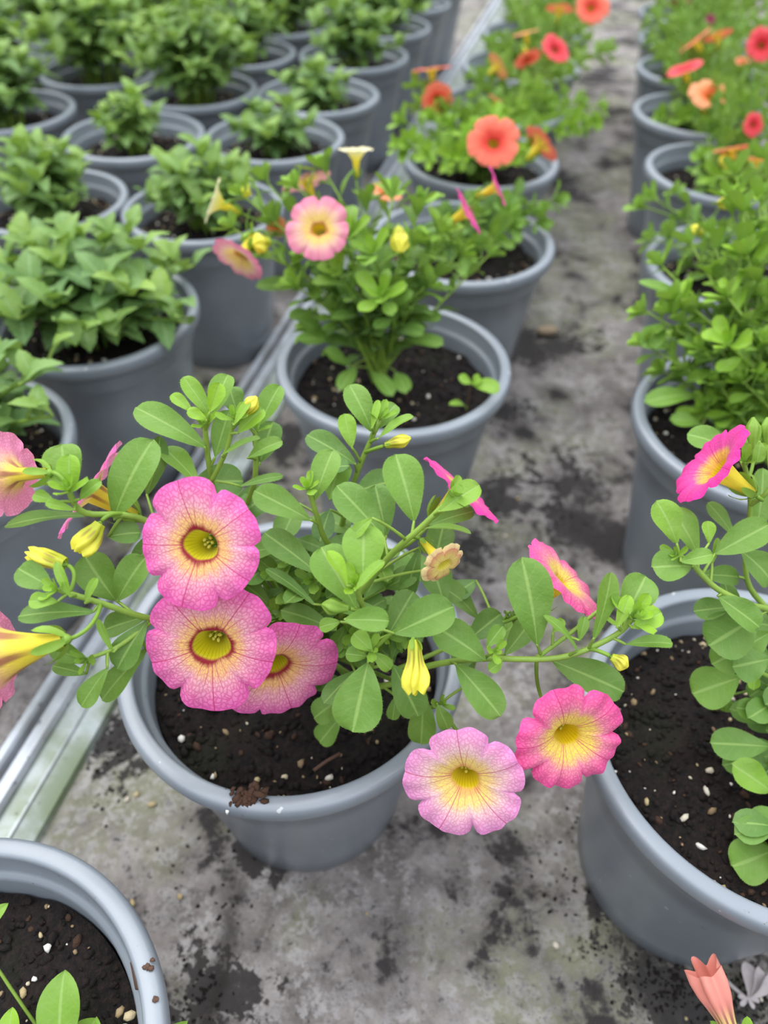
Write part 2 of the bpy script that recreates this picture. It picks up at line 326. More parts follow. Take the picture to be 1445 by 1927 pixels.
# ------------------------------------------------------------------ setting
rnd = random.Random(3)
mb = MB(); n = 60
def gz(x, y): return .0012 * noise.noise(Vector((x * 25, y * 25, 0))) - .001
rows = [[Vector((-1.3 + 2.6 * i / n, -.25 + 2.9 * j / n, ZF)) for i in range(n + 1)] for j in range(n + 1)]
mb.grid(rows, [[(p.x, p.y) for p in r] for r in rows], 0.)
fl = mb.build('floor', M_mat); fl['kind'] = 'structure'
TH_ = math.atan(.236)
RD = Vector((sin(TH_), cos(TH_), 0)); RN = Vector((cos(TH_), -sin(TH_), 0))
def railobj(name, prof, label):
    # prof: (c, z, algae) ; c is the x where the line crosses y = 0
    m = MB(); rows = []; uvs = []
    for k in range(41):
        y = -.3 + 2.9 * k / 40
        rows.append([Vector((c + .236 * y, y, z + ZF)) for c, z, a in prof]); uvs.append([(i, y) for i in range(len(prof))])
    b = len(m.v); m.grid(rows, uvs, 0.)
    npf = len(prof)
    m.a = [prof[i % npf][2] for i in range(len(m.v))]
    o = m.build(name, M_rail, smooth=False)
    o['label'] = label; o['category'] = 'bench rail'
    return o
railobj('bench_edge_rail', [(-.2412, 0., 0), (-.2412, .010, 0), (-.2400, .012, 0), (-.2362, .012, 0), (-.2350, .010, 0), (-.2350, 0., 0), (-.2412, 0., 0)], 'thin pale aluminium lip along the edge of the left bench, under the dark pots')
railobj('bench_edge_rail', [(-.2295, 0., 0), (-.2295, .012, 0), (-.2275, .0145, 0), (-.2215, .0145, 0), (-.2200, .012, .1), (-.2198, .009, .7), (-.212, .0078, 1), (-.2115, .0088, .6), (-.210, .0088, .5), (-.2095, .0074, .8), (-.200, .004, 1), (-.1985, 0., .9), (-.2295, 0., 0)], 'wide stained aluminium channel edging the bench of flowering pots')

# ------------------------------------------------------------------ pots and soil (unit meshes around a local origin at the base)
PR = .07; ZR = .11
def pot_mesh():
    prof = [(0, -.0135), (.043, -.0135), (.0455, -.015), (.0472, -.0132), (.0482, .000), (.0582, .066), (.0614, .0855), (.0628, .0872), (.0634, .0885), (.0652, .0985), (.0660, .1000), (.0686, .1012), (.0696, .1026), (.0701, .1050), (.0699, .1080), (.0692, .1094), (.0682, .1100),
            (.0645, .1101), (.0636, .1097), (.0631, .1086), (.0626, .1010), (.0616, .0998), (.0604, .0992), (.0597, .0975), (.0588, .0800), (.050, .020), (.045, -.011), (0, -.011)]
    prof = [(r, z - ZF) for r, z in prof]
    m = MB(); ns = 96
    rows = [[Vector((max(r, 1e-5) * cos(2 * pi * k / ns), max(r, 1e-5) * sin(2 * pi * k / ns), z)) for k in range(ns)] for r, z in prof]
    m.grid(rows, [[(k / ns, z * 10) for k in range(ns)] for r, z in prof], 0., True)
    return m
def soil_mesh(seed, nr=46, ns=110, z0=.0925 - ZF, crumbs=900):
    rd = random.Random(seed); m = MB(); rows = []; uvs = []
    for i in range(nr + 1):
        r = .0586 * i / nr; row = []
        for k in range(ns):
            a = 2 * pi * k / ns; x, y = max(r, 1e-5) * cos(a), r * sin(a)
            h = .0030 * noise.noise(Vector((x * 60, y * 60, seed))) + .0016 * noise.noise(Vector((x * 200, y * 200, seed))) + .0010 * noise.noise(Vector((x * 520, y * 520, seed)))
            h -= .003 * (r / .0586) ** 6
            row.append(Vector((x, y, z0 + h)))
        rows.append(row); uvs.append([(0, 0)] * ns)
    m.grid(rows, uvs, 0., True)
    for _ in range(crumbs):
        r = .057 * math.sqrt(rd.random()); a = rd.uniform(0, 6.28); x, y = r * cos(a), r * sin(a)
        h = .0030 * noise.noise(Vector((x * 60, y * 60, seed))) - .003 * (r / .0586) ** 6
        m.lump((x, y, z0 + h + .0003), rd.choice([.0005, .0007, .0010, .0014, .0020]), rd.choice([0, 0, 0, .4, .8]) if rd.random() < .4 else 0, rd)
    return m
def perl_mesh(seed, cnt=70, z0=.0925 - ZF):
    rd = random.Random(seed + 99); m = MB()
    for _ in range(cnt):
        r = .057 * math.sqrt(rd.random()) if rd.random() < .8 else rd.uniform(.048, .057)
        a = rd.uniform(0, 6.28); x, y = r * cos(a), r * sin(a)
        h = .0030 * noise.noise(Vector((x * 60, y * 60, seed))) + .0016 * noise.noise(Vector((x * 200, y * 200, seed))) - .003 * (r / .0586) ** 6
        m.lump((x, y, z0 + h + .0006), rd.choice([.0004, .0004, .0005, .0006, .0007, .0009, .0012, .0016]), rd.random(), rd, .85)
    return m
POT = pot_mesh().build('pot', M_pot); SOILS = [soil_mesh(s).build('soil', M_soil) for s in (1, 2, 3)]
PERLS = [perl_mesh(s, c).build('perlite', M_perl) for s, c in ((1, 110), (2, 80), (3, 170))]
_meshes = dict(pot=POT.data, soil=[s.data for s in SOILS], perl=[p.data for p in PERLS])
for o in [POT] + SOILS + PERLS: bpy.data.objects.remove(o)
def pot_into(root, k=0, rot=0.):
    p = bpy.data.objects.new('pot', _meshes['pot']); col.objects.link(p); p.parent = root; p.rotation_euler.z = rot
    s = bpy.data.objects.new('soil', _meshes['soil'][k]); col.objects.link(s); s.parent = root; s.rotation_euler.z = rot
    q = bpy.data.objects.new('perlite', _meshes['perl'][k]); col.objects.link(q); q.parent = s; q['kind'] = 'stuff'
    return p, s

# ------------------------------------------------------------------ leaves, shoots, flowers
def add_leaf(m, P0, P1, w, N, fr=.2, bend=.1, fold=.22, nu=11, nv=4, a=.9, b=2.1, serr=0, pw=.5, hair=0, twist=0., tipdrop=0., rd=rnd):
    A = P1 - P0; ln = A.length
    if ln < 1e-6: return
    A.normalize(); N = (N - A * N.dot(A))
    if N.length < 1e-4: N = A.orthogonal()
    N.normalize(); Sd = A.cross(N)
    tm = 0.; 
    mx = max((i / 50) ** a * (1 - (i / 50) ** b) ** pw for i in range(51))
    rows = []; uvs = []; edge = []
    for i in range(nu + 1):
        t = i / nu; t = 1 - (1 - t) ** 1.25 if t > 0 else 0
        hw = .5 * w * ((t ** a) * max(0, 1 - t ** b) ** pw / mx) + .018 * ln * (1 - t)
        if serr: hw *= 1 + serr * (.5 - ((t * 6.5) % 1))
        c = P0 + A * (ln * t) + N * (bend * ln * 4 * t * (1 - t) - tipdrop * ln * t * t)
        tw = twist * t; S1 = Sd * cos(tw) + N * sin(tw); N1 = N * cos(tw) - Sd * sin(tw)
        row = []; ur = []
        for j in range(-nv, nv + 1):
            s = j / nv; rip = .045 * w * sin(t * 9 + s * 2) * abs(s)
            row.append(c + S1 * (hw * s) + N1 * (fold * hw * abs(s) ** 1.4 + rip)); ur.append((s, t))
        rows.append(row); uvs.append(ur); edge.append((row[0], row[-1], S1, A))
    m.grid(rows, uvs, fr)
    if hair:
        cnt = int(ln / .00042)
        for side in (0, 1):
            for k in range(cnt):
                x = (k + rd.random()) / cnt * nu; i = min(int(x), nu - 1); f = x - i
                p = edge[i][side].lerp(edge[i + 1][side], f); sg = -1 if side == 0 else 1
                d = (edge[i][2] * sg + A * rd.uniform(.1, .6) + N * rd.uniform(-.3, .5)).normalized() * (.00055 * rd.uniform(.5, 1.2))
                q = edge[i][3] * .00003; b0 = len(m.v)
                m.v += [tuple(p - q), tuple(p + q), tuple(p + d)]; m.uv += [(0, .5)] * 3; m.a += [.9] * 3; m.f.append((b0, b0 + 1, b0 + 2))

class Plant:
    def __init__(s, name, loc, label, k=0, rot=0., cat='potted plant', group=None, pot=True):
        s.root = empty(name, loc, label, cat, group); s.loc = Vector(loc); s.br = []
        if pot: s.pot, s.soil = pot_into(s.root, k, rot)
        s.base = s.loc + Vector((0, 0, .092 - ZF))
    def branch(s, pts, r0=.0011, r1=.0006, n=7, hair=0):
        m = MB(); sp = spline(pts, 6); N_ = len(sp) - 1
        m.tube(sp, [r0 + (r1 - r0) * i / N_ for i in range(N_ + 1)], n, .4)
        if hair:
            for i in range(N_):
                for k in range(14):
                    p = sp[i].lerp(sp[i + 1], rnd.random()); t = (sp[i + 1] - sp[i]).normalized(); o = t.orthogonal().normalized(); q = t.cross(o); a = rnd.uniform(0, 6.28)
                    d = o * cos(a) + q * sin(a); rr = r0 + (r1 - r0) * i / N_; b0 = len(m.v); e = t * .00003
                    m.v += [tuple(p + d * rr * .9 - e), tuple(p + d * rr * .9 + e), tuple(p + d * (rr + .0005) + t * .0001)]; m.uv += [(0, 0)] * 3; m.a += [.9] * 3; m.f.append((b0, b0 + 1, b0 + 2))
        d = dict(pts=sp, stem=m, leaves=MB(), r=(r0, r1)); s.br.append(d); return d
    def near(s, p, skip=None):
        best = None
        for d in s.br:
            if d is skip: continue
            for i, q in enumerate(d['pts']):
                e = (q - p).length
                if best is None or e < best[0]: best = (e, d, i)
        return best
    def leaf(s, P0, P1, w, N, fr=.2, **kw):
        e, d, i = s.near(P0)
        if e > .0012:                                     # a short leaf stalk joins the blade to its stem
            q = d['pts'][max(0, i - 1)]
            d['stem'].tube(bez(q, (q + P0) / 2 + UP * .1 * e, P0, 5), [.0006, .00055, .0005, .0005, .00045, .0004], 5, .4)
        add_leaf(d['leaves'], P0, P1, w, N, fr, **kw)
    def finish(s, lm=None):
        for d in s.br:
            o = d['stem'].build('branch', M_stem, s.root)
            if d['leaves'].v: d['leaves'].build('leaves', lm or M_leaf, o, origin=s.loc)

def whorl(m, P, D, size, n=7, fr=.8, hair=0, rd=rnd, wide=.42, op=(12, 62)):
    D = D.normalized(); o = D.orthogonal().normalized(); q = D.cross(o); a0 = rd.uniform(0, 6.28)
    for k in range(n):
        a = a0 + k * 2.4; t = k / max(1, n - 1)
        an = radians(op[1] + (op[0] - op[1]) * t + rd.uniform(-8, 8)); rad = o * cos(a) + q * sin(a)
        dd = D * cos(an) + rad * sin(an); L_ = size * (1 - .55 * t) * rd.uniform(.85, 1.12)
        add_leaf(m, P + D * size * .08 * t, P + dd * L_, L_ * wide * rd.uniform(.85, 1.15), D - rad * .6, min(1, fr + .15 * t), bend=-.05, fold=.35, nu=7, nv=2, a=.9, b=2.6, hair=hair, rd=rd)

def auto_shoot(pl, tip, leaf_len=.02, nleaf=10, t0=.25, fr=(.15, .8), root=None, bow=.35, rd=rnd, hair=0, wide=.45, nu=7, r0=.0011, ts=.7):
    root = root or (pl.base + Vector((rd.uniform(-.006, .006), rd.uniform(-.006, .006), -.004)))
    mid = root.lerp(tip, .5) + UP * (tip - root).length * .10 + Vector((rd.uniform(-1, 1), rd.uniform(-1, 1), 0)) * .008 - Vector((tip.x - root.x, tip.y - root.y, 0)) * bow * .3
    d = pl.branch([root, mid, tip], r0, .0005, 6, hair); P = d['pts']; n = len(P) - 1
    a = rd.uniform(0, 6.28)
    for k in range(nleaf):
        t = t0 + (1 - t0) * (k + .5) / nleaf; i = min(n - 1, int(t * n)); p = P[i].lerp(P[i + 1], t * n - i); tg = (P[i + 1] - P[i]).normalized()
        a += 2.4; o = tg.orthogonal().normalized(); q = tg.cross(o); rad = o * cos(a) + q * sin(a)
        dd = (rad * .85 + tg * .45 + UP * .15).normalized(); L_ = leaf_len * (1.05 - .35 * t) * rd.uniform(.75, 1.15)
        add_leaf(d['leaves'], p, p + dd * L_, L_ * wide * rd.uniform(.85, 1.15), (tg + UP * .7), fr[0] + (fr[1] - fr[0]) * t * t * rd.uniform(.6, 1.2), bend=rd.uniform(.02, .12), nu=nu, nv=2, hair=hair, rd=rd)
    whorl(d['leaves'], P[-1], (P[-1] - P[-3]).normalized() + UP * .3, leaf_len * ts, 8, fr[1], hair, rd)
    return d

def flower(pl, C, R, nrm, style='pink', roll=0., cup=.06, notch=.17, tube=.85, seed=0, ruf=.035, calyx=True, link=True, recurve=.05, nt=100, mouth=.19, emarg=.03, fold=None):
    rd = random.Random(seed + 7); Z = nrm.normalized(); X = (RIGHT - Z * RIGHT.dot(Z))
    if X.length < .2: X = (UP - Z * UP.dot(Z))
    X.normalize(); Y = Z.cross(X); X, Y = X * cos(roll) + Y * sin(roll), Y * cos(roll) - X * sin(roll)
    lob = [rd.uniform(.93, 1.07) for _ in range(5)]; zl = [rd.uniform(-.05, .05) for _ in range(5)]; ph = [rd.uniform(0, 6.28) for _ in range(4)]
    def outline(th):
        x = (th / (2 * pi) * 5) % 5; i = int(x); f = abs(x - i - .5) * 2
        lf = lob[i] * (1 - f ** 4) + f ** 4
        return R * lf * (1 - notch * (.35 * f ** 4 + .65 * f ** 12) - emarg * max(0, 1 - f * 4)), i, f
    rows = []; uvs = []
    for k in range(nt + 1): pass
    tubeN, limbN = 9, 15
    prof = []
    for i in range(tubeN): prof.append(('t', i / tubeN))
    for i in range(limbN + 1): prof.append(('l', i / limbN))
    for kind, t in prof:
        row = []; ur = []
        for k in range(nt + 1):
            th = 2 * pi * k / nt; ro, li, f = outline(th % (2 * pi - 1e-9) if k < nt else 0.)
            if kind == 't':
                r = R * (.11 + (mouth - .11) * t ** 1.3); z = -tube * R * (1 - t); fl_ = 1 - .03 * t * cos(5 * th) + .10 * t * cos(2 * th + .6)
                ex = r * fl_; v = .3 * t
            else:
                r0 = R * mouth * (1 - .03 * cos(5 * th) + .10 * cos(2 * th + .6)); ex = r0 + (ro - r0) * t
                z = R * (cup * 2.2 * (1 - (1 - t) ** 2) - recurve * t ** 3 * 2) + R * t * t * (zl[li] * (1 - f ** 2) + ruf * sin(10 * th + ph[0]) * .5 + ruf * sin(17 * th + ph[1]) * t * .6) - R * .04 * f ** 6 * t
                v = .3 + .7 * t
            p = Vector((ex * cos(th), ex * sin(th), z))
            if fold: p = fold(p, R)
            row.append(C + X * p.x + Y * p.y + Z * p.z); ur.append((k / nt, v))
        rows.append(row[::-1]); uvs.append(ur[::-1])
    m = MB(); m.grid(rows, uvs, .5)
    o = m.build('flower', PET[style], pl.root)
    B = C - Z * tube * R
    s = MB()
    s.tube([B, C - Z * R * .3], R * .02, 5, .5)
    for k in range(5):
        a = k * 1.2566; q = C - Z * R * (.32 + .05 * (k % 2)) + (X * cos(a) + Y * sin(a)) * R * .07
        s.tube([B + (X * cos(a) + Y * sin(a)) * R * .03, q], R * .012, 4, .5); s.lump(q, R * .036, .5, rd, 1)
    s.build('stamens', M_stamen, o, origin=pl.loc)
    if calyx: calyx_on(pl, o, B, Z, R, link, X, Y, rd)
    return o
def calyx_on(pl, o, B, Z, R, link, X, Y, rd, k=1.):
    c = MB()
    for i in range(5):
        a = i * 1.2566 + .4; rad = X * cos(a) + Y * sin(a)
        P0 = B - Z * R * .10 + rad * R * .02
        add_leaf(c, P0, P0 + (Z * .55 + rad * .32).normalized() * R * .62 * k, R * .17 * k, rad, .7, bend=.12, fold=.2, nu=6, nv=2, a=.6, b=1.6)
    c.tube([B - Z * R * .14, B - Z * R * .08, B, B + Z * R * .08], [R * .03, R * .085, R * .10, R * .085], 8, .5)
    if link and pl.br:
        st = B - Z * R * .14; e, d, i = pl.near(st)
        q = d['pts'][max(0, i - 2)]; e = (q - st).length
        c.tube(bez(q, st - Z * e * .45 + (q - st) * .1, st, 9), [.00065] * 10, 6, .5)
    c.build('calyx', M_calyx, o, origin=pl.loc)
def bud(pl, P0, P1, r, mat=None, prof=(.45, .55, .7, .9, 1.0, .95, .6, .15), pleat=.14, twist=.8, open_=False, seed=0, link=True, k=1.):
    rd = random.Random(seed); Z = (P1 - P0); L_ = Z.length; Z.normalize(); X = Z.orthogonal().normalized(); Y = Z.cross(X); ns = 50
    rows = []; uvs = []; np_ = 22
    for i in range(np_ + 1):
        t = i / np_; x = t * (len(prof) - 1); a = min(int(x), len(prof) - 2); rr = r * (prof[a] + (prof[a + 1] - prof[a]) * (x - a))
        row = []
        for j in range(ns):
            th = 2 * pi * j / ns; q = rr * (1 + pleat * (.3 + t) * cos(5 * th + seed)) ; zz = L_ * t
            if open_ and t > .7: zz += L_ * .045 * (t - .7) / .3 * cos(5 * th + seed)
            th2 = th + twist * t * t
            row.append(P0 + X * q * cos(th2) + Y * q * sin(th2) + Z * zz)
        rows.append(row); uvs.append([(j / ns, t) for j in range(ns)])
    m = MB(); m.grid(rows, uvs, .5, True); o = m.build('bud', mat or M_bud, pl.root)
    calyx_on(pl, o, P0, Z, L_ * .62 * k, link, X, Y, rd, .85)
    return o

def L2(pl, rowspec, hair=1, nu=14, pw=.5):
    """leaves given by where their base and tip appear: bu, bv, tu, tv, width, depth of base, tip depth change, freshness[, roll]"""
    for e in rowspec:
        bu, bv, tu, tv, w_, F, dF, fr = e[:8]; rl = e[8] if len(e) > 8 else 0.
        P0, P1 = pt(bu, bv, F), pt(tu, tv, F + dF)
        A = (P1 - P0).normalized(); Nn = (-FWD * .75 + UP * .65); Nn = (Nn - A * Nn.dot(A)).normalized(); Nn = Matrix.Rotation(rl, 3, A) @ Nn
        pl.leaf(P0, P1, w_ * F / FPX * 1.04, Nn, fr, bend=rnd.uniform(.02, .08), fold=rnd.uniform(.15, .42), nu=nu, nv=4, hair=hair, pw=pw, a=rnd.uniform(.78, 1.0), b=rnd.uniform(1.7, 2.3), tipdrop=rnd.uniform(0, .08))

# ------------------------------------------------------------------ A: the sharp pink plant in the middle
A = Plant('potted_calibrachoa', (-.0358, .1722, ZF), 'grey central pot of sprawling pink calibrachoa with yellow throats, in sharp focus', 0, .6)
RA = A.base + Vector((.005, .012, -.004))
def BR(*P, r0=.0012, r1=.0008): return A.branch([RA] + [pt(*p) for p in P], r0, r1, 8, 1)
b1 = BR((430, 1000, .262), (398, 900, .238), (385, 800, .225))
b2 = A.branch([pt(398, 905, .236), pt(425, 850, .228), pt(440, 790, .222)], .0008, .0006, 8, 1)
b3 = BR((470, 1010, .268), (480, 900, .25), (482, 810, .245))
b4 = BR((400, 1080, .25), (275, 980, .225), (160, 965, .213), (130, 925, .208))
b5 = BR((420, 1170, .25), (290, 1165, .226), (190, 1135, .213), (110, 1110, .207))
b6 = A.branch([pt(290, 1165, .226), pt(225, 1215, .22), (pt(165, 1240, .214))], .0008, .0006, 8, 1)
b7 = BR((620, 1060, .258), (605, 1000, .24), (580, 920, .23))
b8 = BR((640, 1000, .272), (672, 890, .256), (715, 790, .248))
b9 = BR((670, 1240, .25), (690, 1180, .228), (668, 1100, .208))
b10 = BR((650, 1150, .25), (730, 1050, .226), (795, 990, .218), (850, 935, .214))
b11 = BR((700, 1290, .262), (800, 1255, .246), (900, 1240, .236), (1050, 1238, .23), (1150, 1200, .226), (1190, 1165, .222))
b12 = A.branch([pt(690, 1290, .262), pt(700, 1250, .24), pt(697, 1222, .228)], .0008, .0006, 8, 1)
b13 = A.branch([pt(1010, 1238, .232), pt(1075, 1190, .23), pt(1125, 1150, .228)], .0008, .0006, 8, 1)
b14 = A.branch([RA, pt(760, 1290, .256), pt(800, 1330, .25), pt(828, 1325, .247)], .0009, .0006, 8, 1)
b15 = A.branch([pt(905, 1242, .236), pt(930, 1226, .228)], .0006, .0005, 8, 1)
b16 = A.branch([pt(740, 1262, .25), pt(850, 1215, .25), pt(960, 1160, .25)], .0009, .0006, 8, 1)
b17 = A.branch([RA, pt(640, 1320, .274), pt(640, 1340, .272)], .0009, .0006, 8, 1)
for b_, P, sz, n_, fr in ((b1, 0, .0075, 8, .85), (b2, 0, .007, 8, .75), (b3, 0, .009, 6, .5), (b4, 0, .0085, 8, .8), (b5, 0, .0065, 8, .85), (b6, 0, .007, 7, .6), (b7, 0, .0065, 10, .8), (b8, 0, .0085, 8, .7), (b9, 0, .0065, 9, .95), (b10, 0, .0075, 9, .75), (b11, 0, .010, 9, .9), (b12, 0, .006, 7, .7), (b13, 0, .0075, 7, .85), (b14, 0, .006, 6, .6), (b15, 0, .006, 6, .75), (b16, 0, .006, 4, .4)):
    q = b_['pts']; whorl(b_['leaves'], q[-1], (q[-1] - q[-4]).normalized() * .7 - FWD * .45 + UP * .3, sz, n_, fr, 1)
LA = [
 # upper left shoots
 (385,840,253,763,54,.228,.002,.35),(398,785,345,708,32,.226,0,.6),(402,780,428,703,44,.232,.002,.4),(395,775,413,720,30,.222,0,.95,.5),(388,790,352,772,22,.221,-.002,.9),(362,775,322,742,22,.222,0,.75),
 (372,910,308,838,46,.232,.002,.45,.5),(405,860,432,772,42,.232,.002,.3),(418,857,490,824,22,.226,0,.45,-.6),(448,815,495,768,36,.222,0,.7),(466,862,530,828,30,.24,0,.4),(488,800,527,725,42,.246,0,.4),(490,870,513,792,52,.248,.002,.15),(448,782,432,728,42,.24,0,.2),(440,800,470,752,16,.219,0,.85),
 # left
 (214,978,283,826,80,.222,-.003,.3),(276,930,302,820,36,.232,0,.1,.9),(133,928,115,835,72,.214,.001,.4),(134,930,130,855,44,.210,-.001,.75),(160,970,6,985,40,.216,-.004,.15,.6),(204,1010,264,1002,44,.222,.002,.15),(218,1130,158,1045,68,.224,-.003,.25),(221,1131,272,1048,60,.222,-.004,.25),(355,912,458,905,66,.242,.004,.1),
 (100,1107,32,1068,50,.208,0,.25),(108,1132,53,1130,30,.206,-.001,.65),(175,1152,33,1158,46,.211,-.002,.15,.4),(132,1122,104,1058,18,.205,-.001,.7),(160,1135,180,1088,17,.208,-.002,.6),(276,1170,218,1258,54,.224,-.004,.15),(275,1222,187,1318,44,.226,-.002,.3),(202,1258,150,1330,40,.216,-.002,.35),(168,1248,97,1218,36,.214,0,.3),(162,1268,98,1252,26,.218,.002,.2),
 (213,1228,182,1165,13,.218,0,.6),(276,1160,190,1185,44,.232,.003,.2),(150,940,190,905,26,.208,0,.5),(105,945,62,930,24,.208,0,.55),(140,960,85,945,18,.207,-.002,.6),(240,1075,300,1010,40,.236,0,.1),
 # centre
 (583,978,478,922,54,.234,.002,.3),(452,915,532,893,17,.238,.002,.25),(597,1078,496,1000,50,.238,.004,.15),(590,1137,502,1066,24,.240,.002,.1,.5),(430,990,505,925,62,.258,.004,.1),(592,942,626,846,50,.232,0,.4),(722,1010,634,912,62,.228,0,.25),(727,1008,706,912,56,.236,.002,.15),(779,980,745,853,70,.220,.001,.35),
 (828,962,902,912,46,.212,0,.65),(798,995,887,998,18,.220,0,.4,-.6),(806,988,892,962,30,.226,.002,.25),(668,1142,604,1028,76,.214,.003,.35),(682,1092,685,986,76,.208,.003,.5),(652,1102,617,1036,30,.203,-.001,.9,.6),(668,1112,722,1055,24,.203,0,.6,-.5),(648,1166,732,1168,46,.212,-.002,.35),
 (742,1192,853,1140,72,.224,-.001,.25),(730,1195,778,1113,52,.236,.003,.15),(912,1242,818,1176,64,.230,.001,.25),(880,1205,944,1153,48,.246,.004,.1),(858,1250,942,1348,60,.234,-.003,.25),(692,1248,663,1378,88,.226,-.003,.25),(740,1252,787,1348,58,.240,.001,.15),(650,1308,589,1352,46,.250,.002,.25),(640,1350,600,1398,42,.264,.002,.3),(797,1308,792,1402,50,.246,.002,.3),(822,1325,843,1372,30,.244,0,.3),
 (745,1310,738,1355,24,.25,0,.3),(620,940,642,865,52,.25,.003,.4),(668,925,742,905,56,.25,.003,.1),(700,812,658,722,46,.248,0,.35),(662,842,648,778,32,.246,0,.7),(668,872,577,815,44,.250,.003,.15),(712,825,777,782,24,.245,0,.55,-.5),(705,810,745,760,36,.250,.003,.35),(700,805,712,752,14,.243,0,.8),
 (610,1250,560,1290,60,.262,.002,.1),(560,1200,520,1150,40,.262,.0,.1),(700,1225,665,1192,34,.226,0,.6),(702,1228,735,1260,26,.228,0,.5),(690,1235,650,1230,28,.232,0,.35),(560,1060,520,1100,30,.262,0,.1),(640,1170,600,1180,26,.225,0,.5),
 (790,1030,760,1130,34,.245,.003,.1),(835,1135,812,1060,56,.246,.003,.15),(700,975,660,1010,24,.21,0,.6),
 # right branch
 (1010,1212,984,1050,80,.226,-.003,.25),(1087,1226,1022,1158,24,.224,-.002,.35,.7),(950,1232,1002,1165,42,.242,.002,.2),(1118,1200,1150,1076,44,.222,-.002,.35,.5),(1170,1166,1216,1083,64,.226,.002,.3),(1190,1182,1245,1152,40,.220,-.001,.85),(1178,1213,1266,1211,28,.224,-.002,.35,-.4),(1038,1243,1174,1302,64,.236,.002,.2),
 (916,1217,946,1178,28,.228,0,.35),(958,1150,990,1190,26,.248,.002,.15),(1160,1180,1185,1120,26,.221,0,.9),(945,1245,920,1262,22,.229,-.001,.5),(1090,1205,1100,1160,20,.226,0,.4),(1040,1190,1060,1165,18,.23,0,.8),
]
L2(A, LA)
rA = random.Random(11)
for k in range(74):                                      # darker leaves filling the crown below
    u = rA.gauss(600, 115); v = rA.gauss(1120, 95); F = rA.uniform(.246, .285)
    P0 = pt(u, v, F); a = rA.uniform(0, 6.28); dd = Vector((cos(a), sin(a), rA.uniform(-.1, .7))).normalized()
    if P0.z < .112: P0.z = .112 + rA.uniform(0, .01)
    A.leaf(P0, P0 + dd * rA.uniform(.012, .021), rA.uniform(.006, .0095), UP - FWD * .3, rA.uniform(.0, .3), bend=.06, nu=8, nv=2)
for k in range(16):                                      # extra thin stems in the crown
    u = rA.uniform(470, 770); v = rA.uniform(1050, 1230)
    auto_shoot(A, pt(u, v, rA.uniform(.245, .262)), .016, 6, .35, (.05, .5), root=RA.copy(), rd=rA, ts=.5)

flower(A, pt(378, 1026, .207), .0182, camdir(-.10, .10, 1), 'pink', .0, .05, seed=1, mouth=.25, tube=.6, notch=.17, emarg=.015)
flower(A, pt(398, 1214, .220), .0206, camdir(.04, .24, 1), 'pink', .31, .04, seed=2, mouth=.25, tube=.6, notch=.17, emarg=.015)
flower(A, pt(518, 1250, .243), .0200, camdir(.36, .50, .8), 'pink', .5, .12, seed=3)
flower(A, pt(876, 1464, .228), .0182, camdir(-.12, .22, .97), 'pale', -.14, .12, seed=4, mouth=.22, notch=.19, tube=.7)
flower(A, pt(1067, 1382, .232), .0180, camdir(.18, .24, .95), 'hot', .04, .14, seed=5, mouth=.22, notch=.22, tube=.7, ruf=.06, recurve=.08)
flower(A, pt(38, 893, .212), .0125, camdir(-.86, .02, -.40), 'pink', .3, .30, seed=6, tube=.9)
flower(A, pt(34, 1224, .205), .0165, camdir(-.92, .22, -.12), 'pink', .2, .36, seed=7, tube=.85, mouth=.32, notch=.22)
flower(A, pt(178, 928, .246), .0180, camdir(-.80, -.52, .30), 'pink', .9, .08, seed=8)
flower(A, pt(868, 920, .234), .0158, camdir(.64, -.74, .20), 'magenta', .4, .02, seed=9, recurve=.02)
flower(A, pt(1058, 1094, .240), .0160, camdir(.68, -.66, .36), 'hot', .2, .08, seed=10)
flower(A, pt(836, 1064, .218), .0078, camdir(.55, .62, .62), 'star', .3, .02, notch=.42, seed=11, tube=1.5, mouth=.30, recurve=.10, nt=80)
bud(A, pt(778, 1205, .222), pt(784, 1304, .217), .0034, seed=1, open_=True, prof=(.4, .6, .62, .7, .9, 1.05, 1., .55), pleat=.26)
bud(A, pt(122, 1062, .210), pt(54, 1040, .210), .0027, seed=2, open_=True, prof=(.7, .8, .85, .9, .9, .9, .8, .5), pleat=.2)
bud(A, pt(188, 985, .214), pt(150, 1040, .212), .0032, seed=3, open_=True, prof=(.5, .6, .8, .95, 1, 1.05, .95, .6), pleat=.22)
bud(A, pt(725, 838, .246), pt(773, 824, .245), .0022, seed=4)
bud(A, pt(455, 785, .222), pt(483, 746, .220), .0022, seed=5)
bud(A, pt(1190, 1158, .226), pt(1232, 1142, .226), .0022, seed=6)
bud(A, pt(1150, 1236, .224), pt(1182, 1255, .223), .0024, seed=7)
bud(A, pt(655, 1145, .214), pt(605, 1138, .213), .0024, seed=8, mat=M_calyx)
A.finish()
# bits resting on the front rim of A
m = MB(); P = atz(468, 1497, .111)
rd = random.Random(5)
for k in range(46): m.lump((P.x + rd.gauss(0, .0025), P.y + rd.gauss(0, .0016), .1095 + abs(rd.gauss(0, .0015))), rd.uniform(.0008, .002), .9, rd)
c_ = m.build('soil_clod', M_soil, origin=(P.x, P.y, .1095)); c_['label'] = 'crumbly brown clod of soil on the front rim of the central pot'; c_['category'] = 'soil clod'
for u, v, r_ in ((428, 1526, .0011),):
    P = atz(u, v, .107); m = MB(); m.lump(P, r_, 1., rd, 1); o = m.build('perlite_grain', M_perl, origin=P); o['label'] = 'white grain of perlite stuck on the outer front rim of the central pot'; o['category'] = 'perlite grain'
def stick(name, pts, z, r_, label):
    m = MB(); m.tube([atz(u, v, z) for u, v in pts], r_, 6, .5); o = m.build(name, M_stick, origin=atz(*pts[0], z)); o['label'] = label; o['category'] = 'twig'; return o
